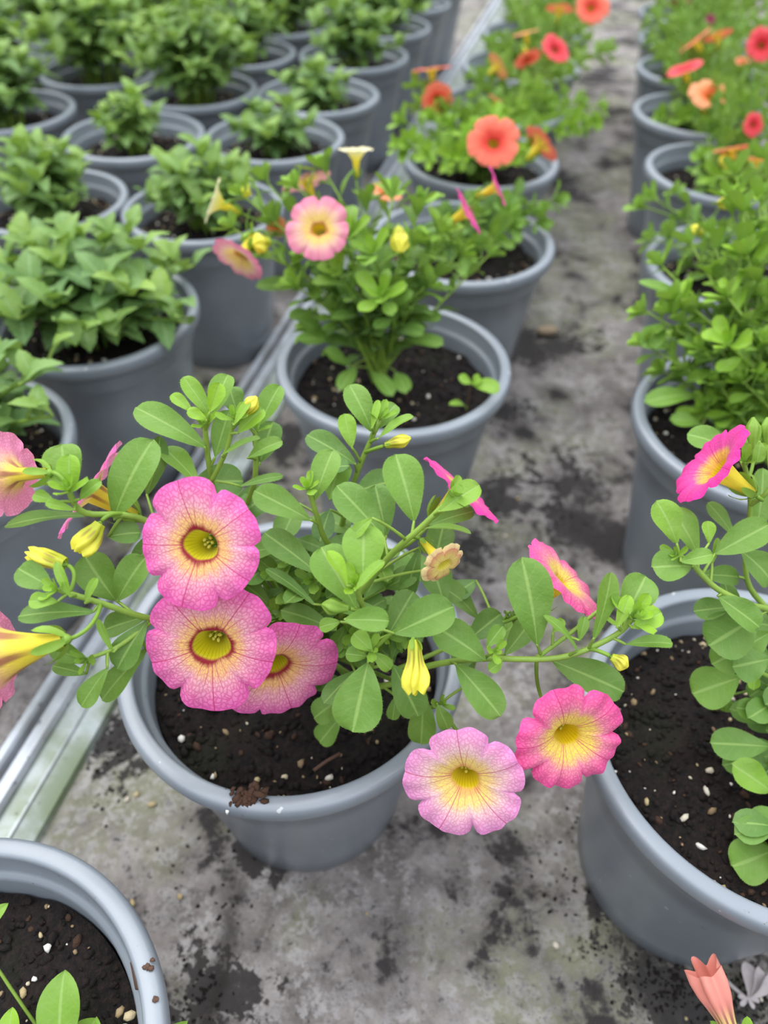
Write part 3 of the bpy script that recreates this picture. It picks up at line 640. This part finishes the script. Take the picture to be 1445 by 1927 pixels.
stick('twig', ((590, 1450), (615, 1432), (640, 1418)), .0962, .0007, 'short brown twig lying on the soil of the central pot')

# ------------------------------------------------------------------ B: pink plant behind it
B = Plant('potted_calibrachoa', (.0042, .3725, ZF), 'upright pink and cream calibrachoa in a grey pot, small seedling in its soil', 1, 2.)
RB = atz(715, 715, .094); rB = random.Random(21)
for u, v, F, ll in ((460,370,.40,.021),(500,340,.41,.021),(610,320,.41,.022),(560,350,.40,.02),(740,370,.41,.024),(790,385,.41,.023),(830,440,.405,.024),(880,420,.43,.02),(440,430,.40,.02),(480,470,.395,.022),(650,450,.385,.024),(700,480,.385,.026),(780,460,.40,.024),(860,480,.41,.022),(560,540,.40,.022),(640,520,.39,.024),(720,560,.385,.028),(800,540,.41,.022),(590,480,.40,.022),(520,420,.41,.022),(690,380,.43,.02),(920,480,.44,.018),(760,600,.43,.022),(640,600,.42,.024),(590,620,.43,.024)):
    auto_shoot(B, pt(u, v, F), ll, rB.randint(7, 11), .30, (.08, .72), root=RB + Vector((rB.uniform(-.004, .004), rB.uniform(-.004, .004), 0)), rd=rB)
for u, v, tu, tv in ((700,700,740,745),(670,690,640,735),(760,640,835,648),(745,700,765,740),(620,640,560,600),(640,640,560,640),(600,540,480,540),(770,600,830,600),(600,590,545,600),(660,690,610,660)):
    P0 = pt(u, v, .43); P1 = pt(tu, tv, .415); e = B.near(P0); B.leaf(P0, P1, .0095, UP - FWD, .3, bend=.06, nu=8, nv=2)
flower(B, pt(600, 432, .372), .0160, camdir(-.05, .15, 1), 'blush', .3, .06, seed=20, nt=80, mouth=.2)
flower(B, pt(578, 343, .42), .0150, camdir(-.3, -.9, .15), 'blush', .3, .06, seed=21, nt=60)
flower(B, pt(872, 402, .41), .0140, camdir(.82, -.40, .35), 'magenta', .3, .14, seed=22, nt=60)
flower(B, pt(928, 355, .42), .0125, camdir(.80, -.30, .3), 'magenta', .3, .14, seed=23, nt=60)
flower(B, pt(455, 478, .39), .0155, camdir(-.45, .85, .25), 'blush', .3, .16, seed=24, nt=60)
flower(B, pt(670, 302, .43), .0105, camdir(0, -.8, .5), 'cream', .3, .30, seed=25, nt=60, notch=.3)
flower(B, pt(418, 385, .41), .0125, camdir(-.85, -.3, .3), 'cream', .3, .24, seed=26, nt=60)
flower(B, pt(725, 365, .47), .0100, camdir(.2, -.5, .6), 'peach', .3, .12, seed=27, nt=60)
flower(B, pt(520, 425, .42), .0060, camdir(.2, .5, .6), 'peach', .3, .12, seed=28, nt=60)
bud(B, pt(750, 430, .385), pt(754, 474, .38), .0048, seed=11, open_=True)
bud(B, pt(465, 345, .40), pt(460, 372, .40), .003, seed=12, link=True)
bud(B, pt(505, 455, .39), pt(478, 462, .385), .005, seed=13, open_=True)
B.finish()
sdl = MB(); q0 = atz(878, 772, .095); tip = pt(888, 722, .41)
sdl.tube(bez(q0, q0 + UP * .01, tip, 6), .0006, 6)
so = sdl.build('seedling', M_stick, B.root); ml = MB()
for u, v, w_ in ((862, 712, 22), (905, 712, 24), (940, 735, 32), (845, 762, 15)):
    add_leaf(ml, tip if w_ > 16 else q0, pt(u, v, .405), w_ * .41 / FPX, UP - FWD, .7, nu=8, nv=2, a=.8, b=2.2)
ml.build('leaves', M_leaf, so, origin=B.loc)

# ------------------------------------------------------------------ C and the plants of the centre row
C_ = Plant('potted_calibrachoa', (.0542, .535, ZF), 'grey pot in the centre row, low dull green foliage, behind the pink and cream plant', 2, 1.)
rC = random.Random(31); RC = atz(890, 450, .094)
for u, v, F, ll in ((850,430,.56,.026),(900,400,.56,.026),(950,400,.55,.024),(1000,400,.55,.024),(1040,380,.55,.024),(930,450,.54,.028),(880,470,.54,.028),(960,420,.55,.024),(830,470,.55,.026),(1010,420,.55,.02)):
    auto_shoot(C_, pt(u, v, F), ll, 7, .25, (.02, .4), root=RC.copy(), rd=rC)
C_.finish()
def bush(name, loc, label, tips, ll, fr, seed, k=0, nleaf=9, group=None, flowers=(), wide=.42, ts=.7, base_uv=None, buds=()):
    P = Plant(name, loc, label, k, seed * 1.3, group=group); rd = random.Random(seed); rt = P.base + Vector((0, 0, -.003))
    for u, v, F in tips:
        auto_shoot(P, pt(u, v, F), ll * rd.uniform(.85, 1.15), nleaf, .22, fr, root=rt + Vector((rd.uniform(-.01, .01), rd.uniform(-.01, .01), 0)), rd=rd, wide=wide, ts=ts)
    for i, (u, v, F, R, nn, sty) in enumerate(flowers): flower(P, pt(u, v, F), R, camdir(*nn), sty, rd.uniform(0, 1), .10, seed=seed * 10 + i, nt=60, ruf=.03)
    for i, (a, b, c, d, F, r_) in enumerate(buds): bud(P, pt(a, b, F), pt(c, d, F), r_, seed=i, open_=True)
    P.finish(); return P
def tipgrid(seed, u0, u1, v0, v1, F0, F1, n):
    rd = random.Random(seed); out = []
    for i in range(n):
        u = u0 + (u1 - u0) * ((i + rd.random()) / n); v = rd.uniform(v0, v1); out.append((u, v, F1 + (F0 - F1) * (v - v0) / (v1 - v0) + rd.uniform(-.01, .01)))
    return out
bush('potted_calibrachoa', (.0819, .697, ZF), 'grey pot of coral orange calibrachoa, largest open orange bloom facing the viewer', tipgrid(1, 750, 1010, 165, 300, .60, .70, 34), .022, (.3, .95), 41, 0, 9,
     flowers=((928, 271, .545, .0192, (0, .05, 1), 'orange'), (1015, 274, .60, .0185, (.72, -.68, .12), 'orange'), (812, 135, .68, .0180, (-.1, -.85, .5), 'orange'), (822, 184, .66, .0150, (.2, .8, .5), 'orange'), (933, 188, .70, .008, (.3, -.6, .4), 'coral')))
bush('potted_calibrachoa', (.118, .848, ZF), 'leaning calibrachoa with a coral red bloom, fourth pot of the centre row', tipgrid(2, 870, 1140, 95, 250, .72, .84, 36), .022, (.25, .8), 42, 1, 9,
     flowers=((1044, 95, .76, .0160, (.35, -.15, .9), 'coral'), (992, 108, .78, .0150, (.3, .95, .05), 'orange'), (934, 126, .77, .0155, (.75, -.6, .1), 'peach')))
bush('potted_calibrachoa', (.153, .995, ZF), 'calibrachoa with one bright orange bloom cut by the top edge, in the centre row', tipgrid(3, 920, 1110, 20, 130, .88, .98, 30), .022, (.25, .8), 43, 2, 8,
     flowers=((1112, 16, .84, .0195, (.05, .1, 1), 'orange'), (990, 65, .86, .0160, (-.2, -.8, .5), 'peach'), (1052, 20, .90, .0170, (.1, -.9, .3), 'orange')))
bush('potted_calibrachoa', (.19, 1.145, ZF), 'partly hidden flowering pot at the top edge of the centre row', tipgrid(4, 940, 1120, -25, 50, 1.02, 1.1, 24), .022, (.25, .8), 44, 0, 7)

# ------------------------------------------------------------------ right row
D = Plant('potted_calibrachoa', (.2065, .3199, ZF), 'grey pot on the right filled with dense upright light green shoots and no open bloom', 1, 3.)
rD = random.Random(51)
D_tips = [(1245,500,.41),(1262,590,.395),(1280,560,.39),(1215,585,.40),(1215,650,.40),(1372,372,.40),(1400,400,.385),(1340,440,.40),(1300,460,.41),(1370,560,.375),(1345,520,.39),(1372,650,.37),(1405,480,.38),(1430,380,.39),(1440,300,.41),(1435,560,.38),(1430,650,.38),(1320,660,.39),(1290,700,.41),(1250,700,.42),(1350,720,.39),(1400,720,.38),(1440,720,.38),(1310,590,.40),(1285,640,.41),(1400,570,.385),(1440,450,.39),(1385,330,.41),(1330,770,.40),(1390,780,.39),(1440,800,.39)]
for u, v, F in D_tips: auto_shoot(D, pt(u, v, F), .0225 * rD.uniform(.85, 1.1), 10, .2, (.3, .85), root=D.base + Vector((rD.uniform(-.015, .015), rD.uniform(-.015, .015), -.004)), rd=rD, wide=.55, r0=.0016)
for u, v, tu, tv, w_ in ((1310,745,1212,757,38),(1260,655,1215,640,40),(1300,575,1200,530,20),(1340,650,1290,665,60),(1250,610,1210,655,44),(1320,800,1260,790,30)):
    D.leaf(pt(u, v, .40), pt(tu, tv, .395), w_ * .40 / FPX, UP - FWD, .35, nu=9, nv=3)
bud(D, pt(1322, 440, .42), pt(1298, 428, .42), .0030, seed=31, open_=True); bud(D, pt(1385, 384, .41), pt(1350, 382, .41), .0034, seed=32, open_=True)
D.finish()
bush('potted_calibrachoa', (.2555, .500, ZF), 'grey pot on the right with a thin leggy green shoot leaning left over the matting', [(1232,375,.53),(1212,388,.53),(1275,365,.54),(1290,410,.53),(1262,440,.53),(1330,470,.53),(1360,440,.54),(1400,430,.55),(1300,500,.55),(1440,400,.56),(1420,330,.58),(1230,450,.53),(1380,500,.55)], .021, (.15, .6), 52, 2, 6)
bush('potted_calibrachoa', (.2977, .6785, ZF), 'grey pot with bare soil at its left, orange blooms at the right frame edge', tipgrid(5, 1320, 1470, 160, 350, .62, .70, 26), .022, (.15, .7), 53, 1, 9,
     flowers=((1378, 285, .62, .0150, (-.1, -.9, .3), 'orange'), (1420, 305, .60, .0165, (.1, -.85, .4), 'orange'), (1416, 235, .64, .0100, (.3, .3, .9), 'coral')), buds=((1366, 322, 1360, 290, .62, .004),))
bush('potted_calibrachoa', (.321, .832, ZF), 'grey pot on the right under a round peach bloom and two coral blooms', tipgrid(6, 1240, 1460, 90, 250, .74, .84, 36), .022, (.15, .7), 54, 0, 9,
     flowers=((1336, 182, .70, .0205, (-.05, -.35, .9), 'peach'), (1290, 133, .74, .0180, (-.35, -.65, .55), 'coral'), (1310, 80, .80, .0185, (-.6, -.7, .25), 'orange'), (1350, 70, .80, .0150, (-.2, -.95, .15), 'orange'), (1432, 86, .78, .0175, (.1, .25, .9), 'coral'), (1396, 117, .80, .008, (0, -.4, .8), 'peach')))
bush('potted_calibrachoa', (.3597, .987, ZF), 'grey pot on the right, leafy, with a tiny dark maroon bud above it', tipgrid(7, 1215, 1440, 30, 130, .88, .98, 34), .022, (.15, .7), 55, 1, 8,
     flowers=((1336, 36, .94, .0065, (0, 0, 1), 'maroon'),))
bush('potted_calibrachoa', (.3935, 1.125, ZF), 'grey pot near the top right with a dark red bloom cut by the top edge', tipgrid(8, 1215, 1450, -20, 70, 1.0, 1.08, 30), .022, (.15, .7), 56, 2, 7,
     flowers=((1284, 6, 1.04, .014, (0, -.9, .4), 'maroon'),))
bush('potted_calibrachoa', (.4275, 1.27, ZF), 'grey pot farthest back in the right row, cut by the top edge', tipgrid(9, 1210, 1440, -70, 20, 1.12, 1.2, 22), .022, (.15, .7), 57, 0, 6)

E_ = Plant('potted_calibrachoa', (.1453, .1351, ZF), 'grey pot at the right edge, bare dark soil, one hot pink trumpet above it', 2, 4.)
RE = atz(1490, 1420, .093)
def BE(*P, r0=.0013, r1=.0008): return E_.branch([E_.base + Vector((.016, .004 * (len(E_.br) - 2), -.004)), E_.base + Vector((.020, .005 * (len(E_.br) - 2), .010))] + [pt(*p) for p in P[1:]], r0, r1, 8, 1)
e1 = BE((1520,1330,.27),(1500,1190,.25),(1400,1135,.237),(1345,1105,.234),(1300,1060,.232),(1275,1045,.231))
e2 = BE((1520,1340,.275),(1470,1190,.265),(1405,1090,.26),(1412,950,.25),(1400,870,.245))
e3 = BE((1520,1350,.28),(1480,1300,.27),(1420,1260,.262))
e4 = BE((1520,1400,.285),(1470,1420,.275),(1440,1450,.27))
e5 = BE((1530,1500,.285),(1480,1580,.27),(1455,1610,.262))
e6 = E_.branch([pt(1412,950,.25),pt(1440,930,.245),pt(1460,900,.243)], .0009, .0006, 8, 1)
for b_, sz in ((e1, .007), (e3, .008), (e4, .008), (e5, .008), (e2, .009)):
    q = b_['pts']; whorl(b_['leaves'], q[-1], (q[-1] - q[-4]).normalized() - FWD * .6, sz, 7, .65, 1)
L2(E_, [(1273,1022,1238,942,54,.230,-.001,.55),(1312,1042,1265,955,52,.238,.002,.4),(1334,1022,1332,980,25,.232,0,.7),(1302,1066,1228,1066,58,.231,-.002,.3),(1280,1057,1342,1042,30,.229,-.001,.4),(1345,1042,1450,985,56,.234,-.002,.3),(1382,850,1294,815,48,.262,.003,.3),(1382,1010,1332,945,30,.25,.002,.3),(1318,1082,1392,1085,38,.244,.002,.2),(1392,1035,1455,1095,60,.242,0,.25),
  (1378,1142,1305,1150,40,.242,.001,.15),(1350,1122,1432,1180,52,.234,-.001,.25),(1425,1160,1334,1215,88,.240,.001,.2),(1450,1190,1340,1250,66,.252,.002,.3),(1450,1240,1378,1255,66,.246,.001,.2),(1392,1275,1303,1305,76,.262,.002,.35),(1450,1340,1385,1332,38,.262,0,.3),(1450,1405,1338,1398,56,.262,0,.2),(1452,1490,1380,1438,54,.258,0,.55),(1460,1420,1360,1440,44,.270,.002,.2),
  (1455,1600,1378,1630,80,.256,-.002,.35),(1440,1640,1378,1695,56,.264,.002,.2),(1465,1545,1412,1545,52,.262,0,.35),(1400,1480,1360,1520,40,.282,0,.05),(1430,1500,1380,1570,60,.286,0,.05),(1370,1310,1365,1340,26,.280,0,.4),(1440,1290,1410,1310,40,.268,0,.3),(1430,830,1425,870,24,.24,0,.5),(1420,1010,1440,880,44,.262,0,.3),(1360,1080,1380,1180,40,.258,0,.15),(1340,1060,1352,1012,12,.236,0,.6)])
flower(E_, pt(1352, 884, .238), .0145, camdir(-.80, -.52, .10), 'magenta', .3, .16, seed=60, tube=.95, mouth=.26)
bud(E_, pt(1418, 850, .25), pt(1417, 785, .25), .0024, mat=M_calyx, seed=61); bud(E_, pt(1445, 840, .25), pt(1444, 785, .25), .0022, mat=M_calyx, seed=62)
rE = random.Random(61)
for k in range(34):
    P0 = pt(rE.uniform(1400, 1520), rE.uniform(1170, 1700), rE.uniform(.262, .285)); P0.z = max(P0.z, .104); a = rE.uniform(2.2, 4.0)
    E_.leaf(P0, P0 + Vector((cos(a), sin(a), rE.uniform(-.1, .4))).normalized() * .016, .009, UP - FWD * .3, rE.uniform(0, .35), nu=8, nv=2)
E_.finish()

F_ = Plant('potted_calibrachoa', (-.126, .0238, ZF), 'grey pot cut by the bottom left corner, mossy dark soil and three pointed leaf tips', 0, 5.)
f1 = F_.branch([F_.base + Vector((.005, 0, 0)), pt(100, 2080, .235), pt(112, 1980, .225)], .0012, .0008, 8, 1)
L2(F_, [(112,1990,121,1826,78,.212,.006,.45),(20,1990,22,1896,42,.215,.004,.8),(-45,1760,14,1700,28,.215,0,.6),(150,1990,180,1915,60,.218,.0,.55),(280,1990,350,1924,30,.22,0,.5)], hair=0, pw=.85)
F_.finish()
m = MB(); rd = random.Random(8)
for k in range(40):
    a = radians(rd.uniform(5, 100)); r_ = rd.uniform(.0535, .0575); m.lump((F_.loc.x + r_ * cos(a), F_.loc.y + r_ * sin(a), .0945), rd.uniform(.0009, .0021), rd.random(), rd)
o = m.build('perlite', M_perl, F_.soil, origin=F_.loc); o['kind'] = 'stuff'
o.rotation_euler.z = -5. * 1.0 * 1.0 if False else 0
bk = MB(); P = atz(262, 1835, .1095); bk.tube([atz(256, 1808, .101), atz(262, 1860, .101)], [.0018, .0012], 6, .5); bk.build('bark_chip', M_stick, F_.root)
for u, v, r_, lb in ((282, 1815, .0014, 'dark crumb of bark on the rim of the bottom left pot, the larger'), (292, 1882, .0009, 'dark crumb of bark on the rim of the bottom left pot, near the bottom edge')):
    m = MB(); P = atz(u, v, .1105); [m.lump((P.x + rd.gauss(0, r_ * .5), P.y + rd.gauss(0, r_ * .6), .1105), r_ * .6, 0., rd) for _ in range(7)]
    o = m.build('bark_crumb', M_stick, origin=(P.x, P.y, .11)); o['label'] = lb; o['category'] = 'bark crumb'

# ------------------------------------------------------------------ left bench: serrated green plants, five patterns copied
def serrated(seed, H, Rr, nst, ll, fr):
    rd = random.Random(seed); root = empty('potted_bedding_plant', (0, 0, ZF), 'x', 'potted plant'); pot_into(root, seed % 3, seed)
    f = MB(); st = MB()
    for k in range(nst):
        a = k * 2.4 + rd.uniform(-.3, .3); rr = Rr * math.sqrt((k + .5) / nst); b0 = Vector((rr * .25 * cos(a), rr * .25 * sin(a), .090))
        t = Vector((rr * cos(a), rr * sin(a), .095 + H * (1 - .55 * (rr / Rr) ** 2) * rd.uniform(.8, 1.1))); P = bez(b0, Vector((b0.x, b0.y, t.z * .8 + .02)), t, 8); st.tube(P, [.0013] * 5 + [.001] * 4, 5, .3)
        aa = rd.uniform(0, 6.28)
        for q in range(11):
            tt = .3 + .7 * q / 10; i = min(7, int(tt * 8)); p = P[i].lerp(P[i + 1], tt * 8 - i); aa += 1.9; dz = rd.uniform(-.25, .5) + .8 * (tt > .85)
            dd = Vector((cos(aa), sin(aa), dz)).normalized(); L_ = ll * rd.uniform(.75, 1.2) * (1.05 - .35 * tt)
            add_leaf(f, p, p + dd * L_, L_ * rd.uniform(.46, .62), UP, min(1, fr + (.5 * (tt > .8)) * rd.random() + rd.uniform(-.1, .15)), bend=.08, fold=.3, nu=15, nv=2, a=.6, b=1.5, pw=.95, serr=.3, tipdrop=rd.uniform(0, .25), rd=rd)
    for k in range(2): pass
    s = st.build('stems', M_stem, root); f.build('foliage', M_leafbg, root)
    return root
PRO = [serrated(71, .055, .048, 15, .030, .22), serrated(72, .050, .036, 10, .026, .35), serrated(73, .070, .062, 18, .030, .22), serrated(74, .060, .080, 26, .031, .16), serrated(75, .040, .045, 11, .027, .18), serrated(76, .098, .080, 28, .030, .30)]
BGP = [
 (-0.2290, 0.2870, 3, .6, 'green plant in a grey pot at the left edge, just above a pink trumpet bloom', 0.95),
 (-0.1905, 0.4242, 3, 2.2, 'large bushy serrated green plant in the nearest full pot of the left bench', 0.97),
 (-0.3300, 0.4620, 1, 0, 'mostly hidden grey pot at the left edge beside the large bushy green plant', 0.93),
 (-0.1480, 0.5830, 0, 1.1, 'compact green plant in a grey pot beside the rail, directly left of the cream blooms', 0.91),
 (-0.2760, 0.5940, 0, 3.4, 'rounded green plant in a grey pot, bare soil at its right, near the left edge', 0.91),
 (-0.2430, 0.7420, 1, .4, 'small yellowish green plant centred in a grey pot with soil all round', 0.95),
 (-0.1100, 0.7430, 4, 4.1, 'spreading green plant in a grey rail side pot, just above the cream and pink blooms', 0.95),
 (-0.3863, 0.8050, 2, .9, 'dark green plant in a grey pot cut by the left edge, third up the edge', 0.95),
 (-0.0790, 0.8720, 4, 2.6, 'low green plant in a grey rail side pot with its wide right rim showing', 0.95),
 (-0.2120, 0.8840, 5, 5.1, 'tall bushy green plant in a grey pot, soil showing at its right, upper left', 0.95),
 (-0.3320, 0.9450, 5, 1.7, 'tall pale green plant in a grey pot with dark soil at its front left', 0.95),
 (-0.0465, 1.0250, 2, 3.0, 'tall green plant in a grey rail side pot, upright yellow green shoot at its front', 0.95),
 (-0.1835, 1.0280, 2, .2, 'dark green plant in a grey pot, upper left centre, one in from the rail', 0.95),
 (-0.0144, 1.1680, 2, 5.5, 'green plant in a grey pot beside the rail, second from the far end in view', 0.95),
 (0.0196, 1.3120, 0, 4.4, 'green plant at the far end of the rail, its pot cut by the top edge', 0.95),
 (-0.4646, 0.9850, 2, 2.1, 'green plant at the left edge with a small arc of bare soil at its right', 0.95),
 (-0.3000, 1.0850, 5, 3.3, 'green plant on the left bench, behind the tall pale green one', 0.95),
 (-0.1500, 1.1700, 5, 1.2, 'green plant on the left bench, behind the dark green one in from the rail', 0.95),
 (-0.4370, 1.1200, 5, .5, 'green plant on the left bench near the upper left corner', 0.95),
 (-0.2680, 1.2350, 5, 4.6, 'green plant at the top edge of the left bench, over the tall bushy one', 0.95),
 (-0.1150, 1.3150, 5, 2.9, 'green plant at the top edge, second pot in from the rail', 0.95),
 (-0.5750, 1.1600, 5, 5.9, 'green plant in a pot at the very upper left corner', 0.95),
 (-0.4050, 1.2700, 5, 1.9, 'green plant cut by the top edge, left of the pot with the grey rim gap', 0.95),
 (-0.2450, 1.3780, 5, .1, 'green plant far back, cut by the top edge above the left bench middle', 0.95),
 (0.0550, 1.4550, 5, 3.7, 'green plant farthest back beside the rail, only its pot side in view', 0.95),
 (-0.5450, 1.3100, 5, 2.4, 'green plant farthest back near the upper left corner', 0.95),
]
used = set()
for x, y, k, rz, lb, sc in BGP:
    if k in used: o = copy_tree(PRO[k])
    else: o = PRO[k]; used.add(k)
    o.location = (x, y, ZF); o.rotation_euler = (0, 0, rz); o.scale = (sc, sc, 1); o['label'] = lb; o['category'] = 'potted plant'; o['group'] = 'potted green plants on the left bench'

# ------------------------------------------------------------------ things on the matting
m = MB(); rd = random.Random(91)
def debris(u, v, su, sv, n_, r_=(.0003, .0011), fr=(0, .2)):
    for _ in range(n_):
        P = atz(rd.gauss(u, su), rd.gauss(v, sv), ZF); m.lump((P.x, P.y, ZF + .0002), rd.uniform(*r_), rd.uniform(*fr), rd, .6)
for a in ((1050, 640, 45, 25, 130), (1090, 905, 30, 35, 90), (940, 930, 30, 50, 90), (1070, 980, 40, 40, 60), (940, 760, 40, 30, 60), (1260, 1830, 50, 40, 200), (1380, 1870, 60, 30, 220), (380, 1880, 35, 40, 60), (230, 1350, 25, 40, 70), (195, 1440, 20, 50, 70), (880, 1030, 30, 20, 50), (1050, 430, 30, 40, 40), (1110, 150, 30, 30, 60), (1150, 1680, 60, 60, 60), (1040, 1600, 60, 60, 50), (400, 1600, 60, 80, 60)): debris(*a)
o = m.build('soil_debris', M_soil); o['kind'] = 'stuff'; o['label'] = 'dark spilled soil crumbs scattered over the grey matting'; o['category'] = 'soil'
m = MB(); rd = random.Random(92)
for u, v, r_ in ((258, 1496, .0018), (240, 1505, .0018), (288, 1515, .0022), (1045, 1778, .0018), (340, 1688, .0014), (950, 1010, .0018), (975, 940, .0016), (1430, 1880, .001), (1290, 1918, .0008), (250, 1700, .0016), (690, 1720, .0008)):
    P = atz(u, v, ZF); m = MB(); m.lump((P.x, P.y, ZF + .0008), r_, rd.uniform(.3, .8), rd); o = m.build('perlite_grain', M_perl, origin=(P.x, P.y, ZF)); o['label'] = 'pale grain of perlite lying on the grey matting'; o['category'] = 'perlite grain'; o['group'] = 'perlite grains on the matting'
m = MB(); P = atz(1028, 630, ZF); rd = random.Random(4)
m.lump((P.x, P.y, ZF + .004), .0115, .5, rd, .55); o = m.build('stone', M_stone, origin=(P.x, P.y, ZF)); o['label'] = 'tan pebble on dark soil, on the matting between the pots'; o['category'] = 'stone'
md = o.modifiers.new('s', 'SUBSURF'); md.levels = md.render_levels = 2
# dropped dry flower
P = atz(1405, 1880, ZF + .002); W = bpy.data.objects.new('withered_flower', None); m = MB()
m.tube([P, P + Vector((-.004, .004, 0)), P + Vector((-.008, .007, .001))], [.001, .0009, .0012], 6); wf = None
r0_ = empty('withered_flower', (P.x, P.y, ZF), 'dry whitish withered flower lying on spilled soil at bottom right', 'flower'); bpy.data.objects.remove(W)
m.build('flower_stalk', M_dry, r0_); m = MB()
for k in range(5):
    a = k * 1.2566; add_leaf(m, P + Vector((0, 0, .001)), P + Vector((.005 * cos(a), .003 * sin(a) - .001, .001)), .002, UP, .5, nu=5, nv=2)
for a in (60, 85, 40): add_leaf(m, P + Vector((.001, 0, .001)), P + Vector((.013 * cos(radians(a)), .013 * sin(radians(a)), .006)), .006, Vector((0, -1, .6)), .5, nu=8, nv=3, fold=.6)
m.build('petals', M_dry, r0_)
# trumpet rising from a plant below the frame
G = Plant('calibrachoa_stem', tuple(atz(1440, 2120, ZF)), 'wilted salmon trumpet on a yellow tube rising at the bottom right edge', 0, 0, 'flower', pot=False)
gl = G.branch([G.loc, pt(1440, 2090, .26), pt(1402, 1990, .235)], .0012, .0008, 8)
bud(G, pt(1395, 1985, .235), pt(1325, 1822, .238), .0046, mat=M_budp, prof=(.35, .42, .5, .62, .8, 1.0, 1.1, 1.05), pleat=.22, open_=True, twist=.1, seed=70)
L2(G, [(1402,1990,1407,1915,22,.24,0,.8),(1402,1995,1340,1925,20,.24,0,.6)], hair=0)
G.finish()
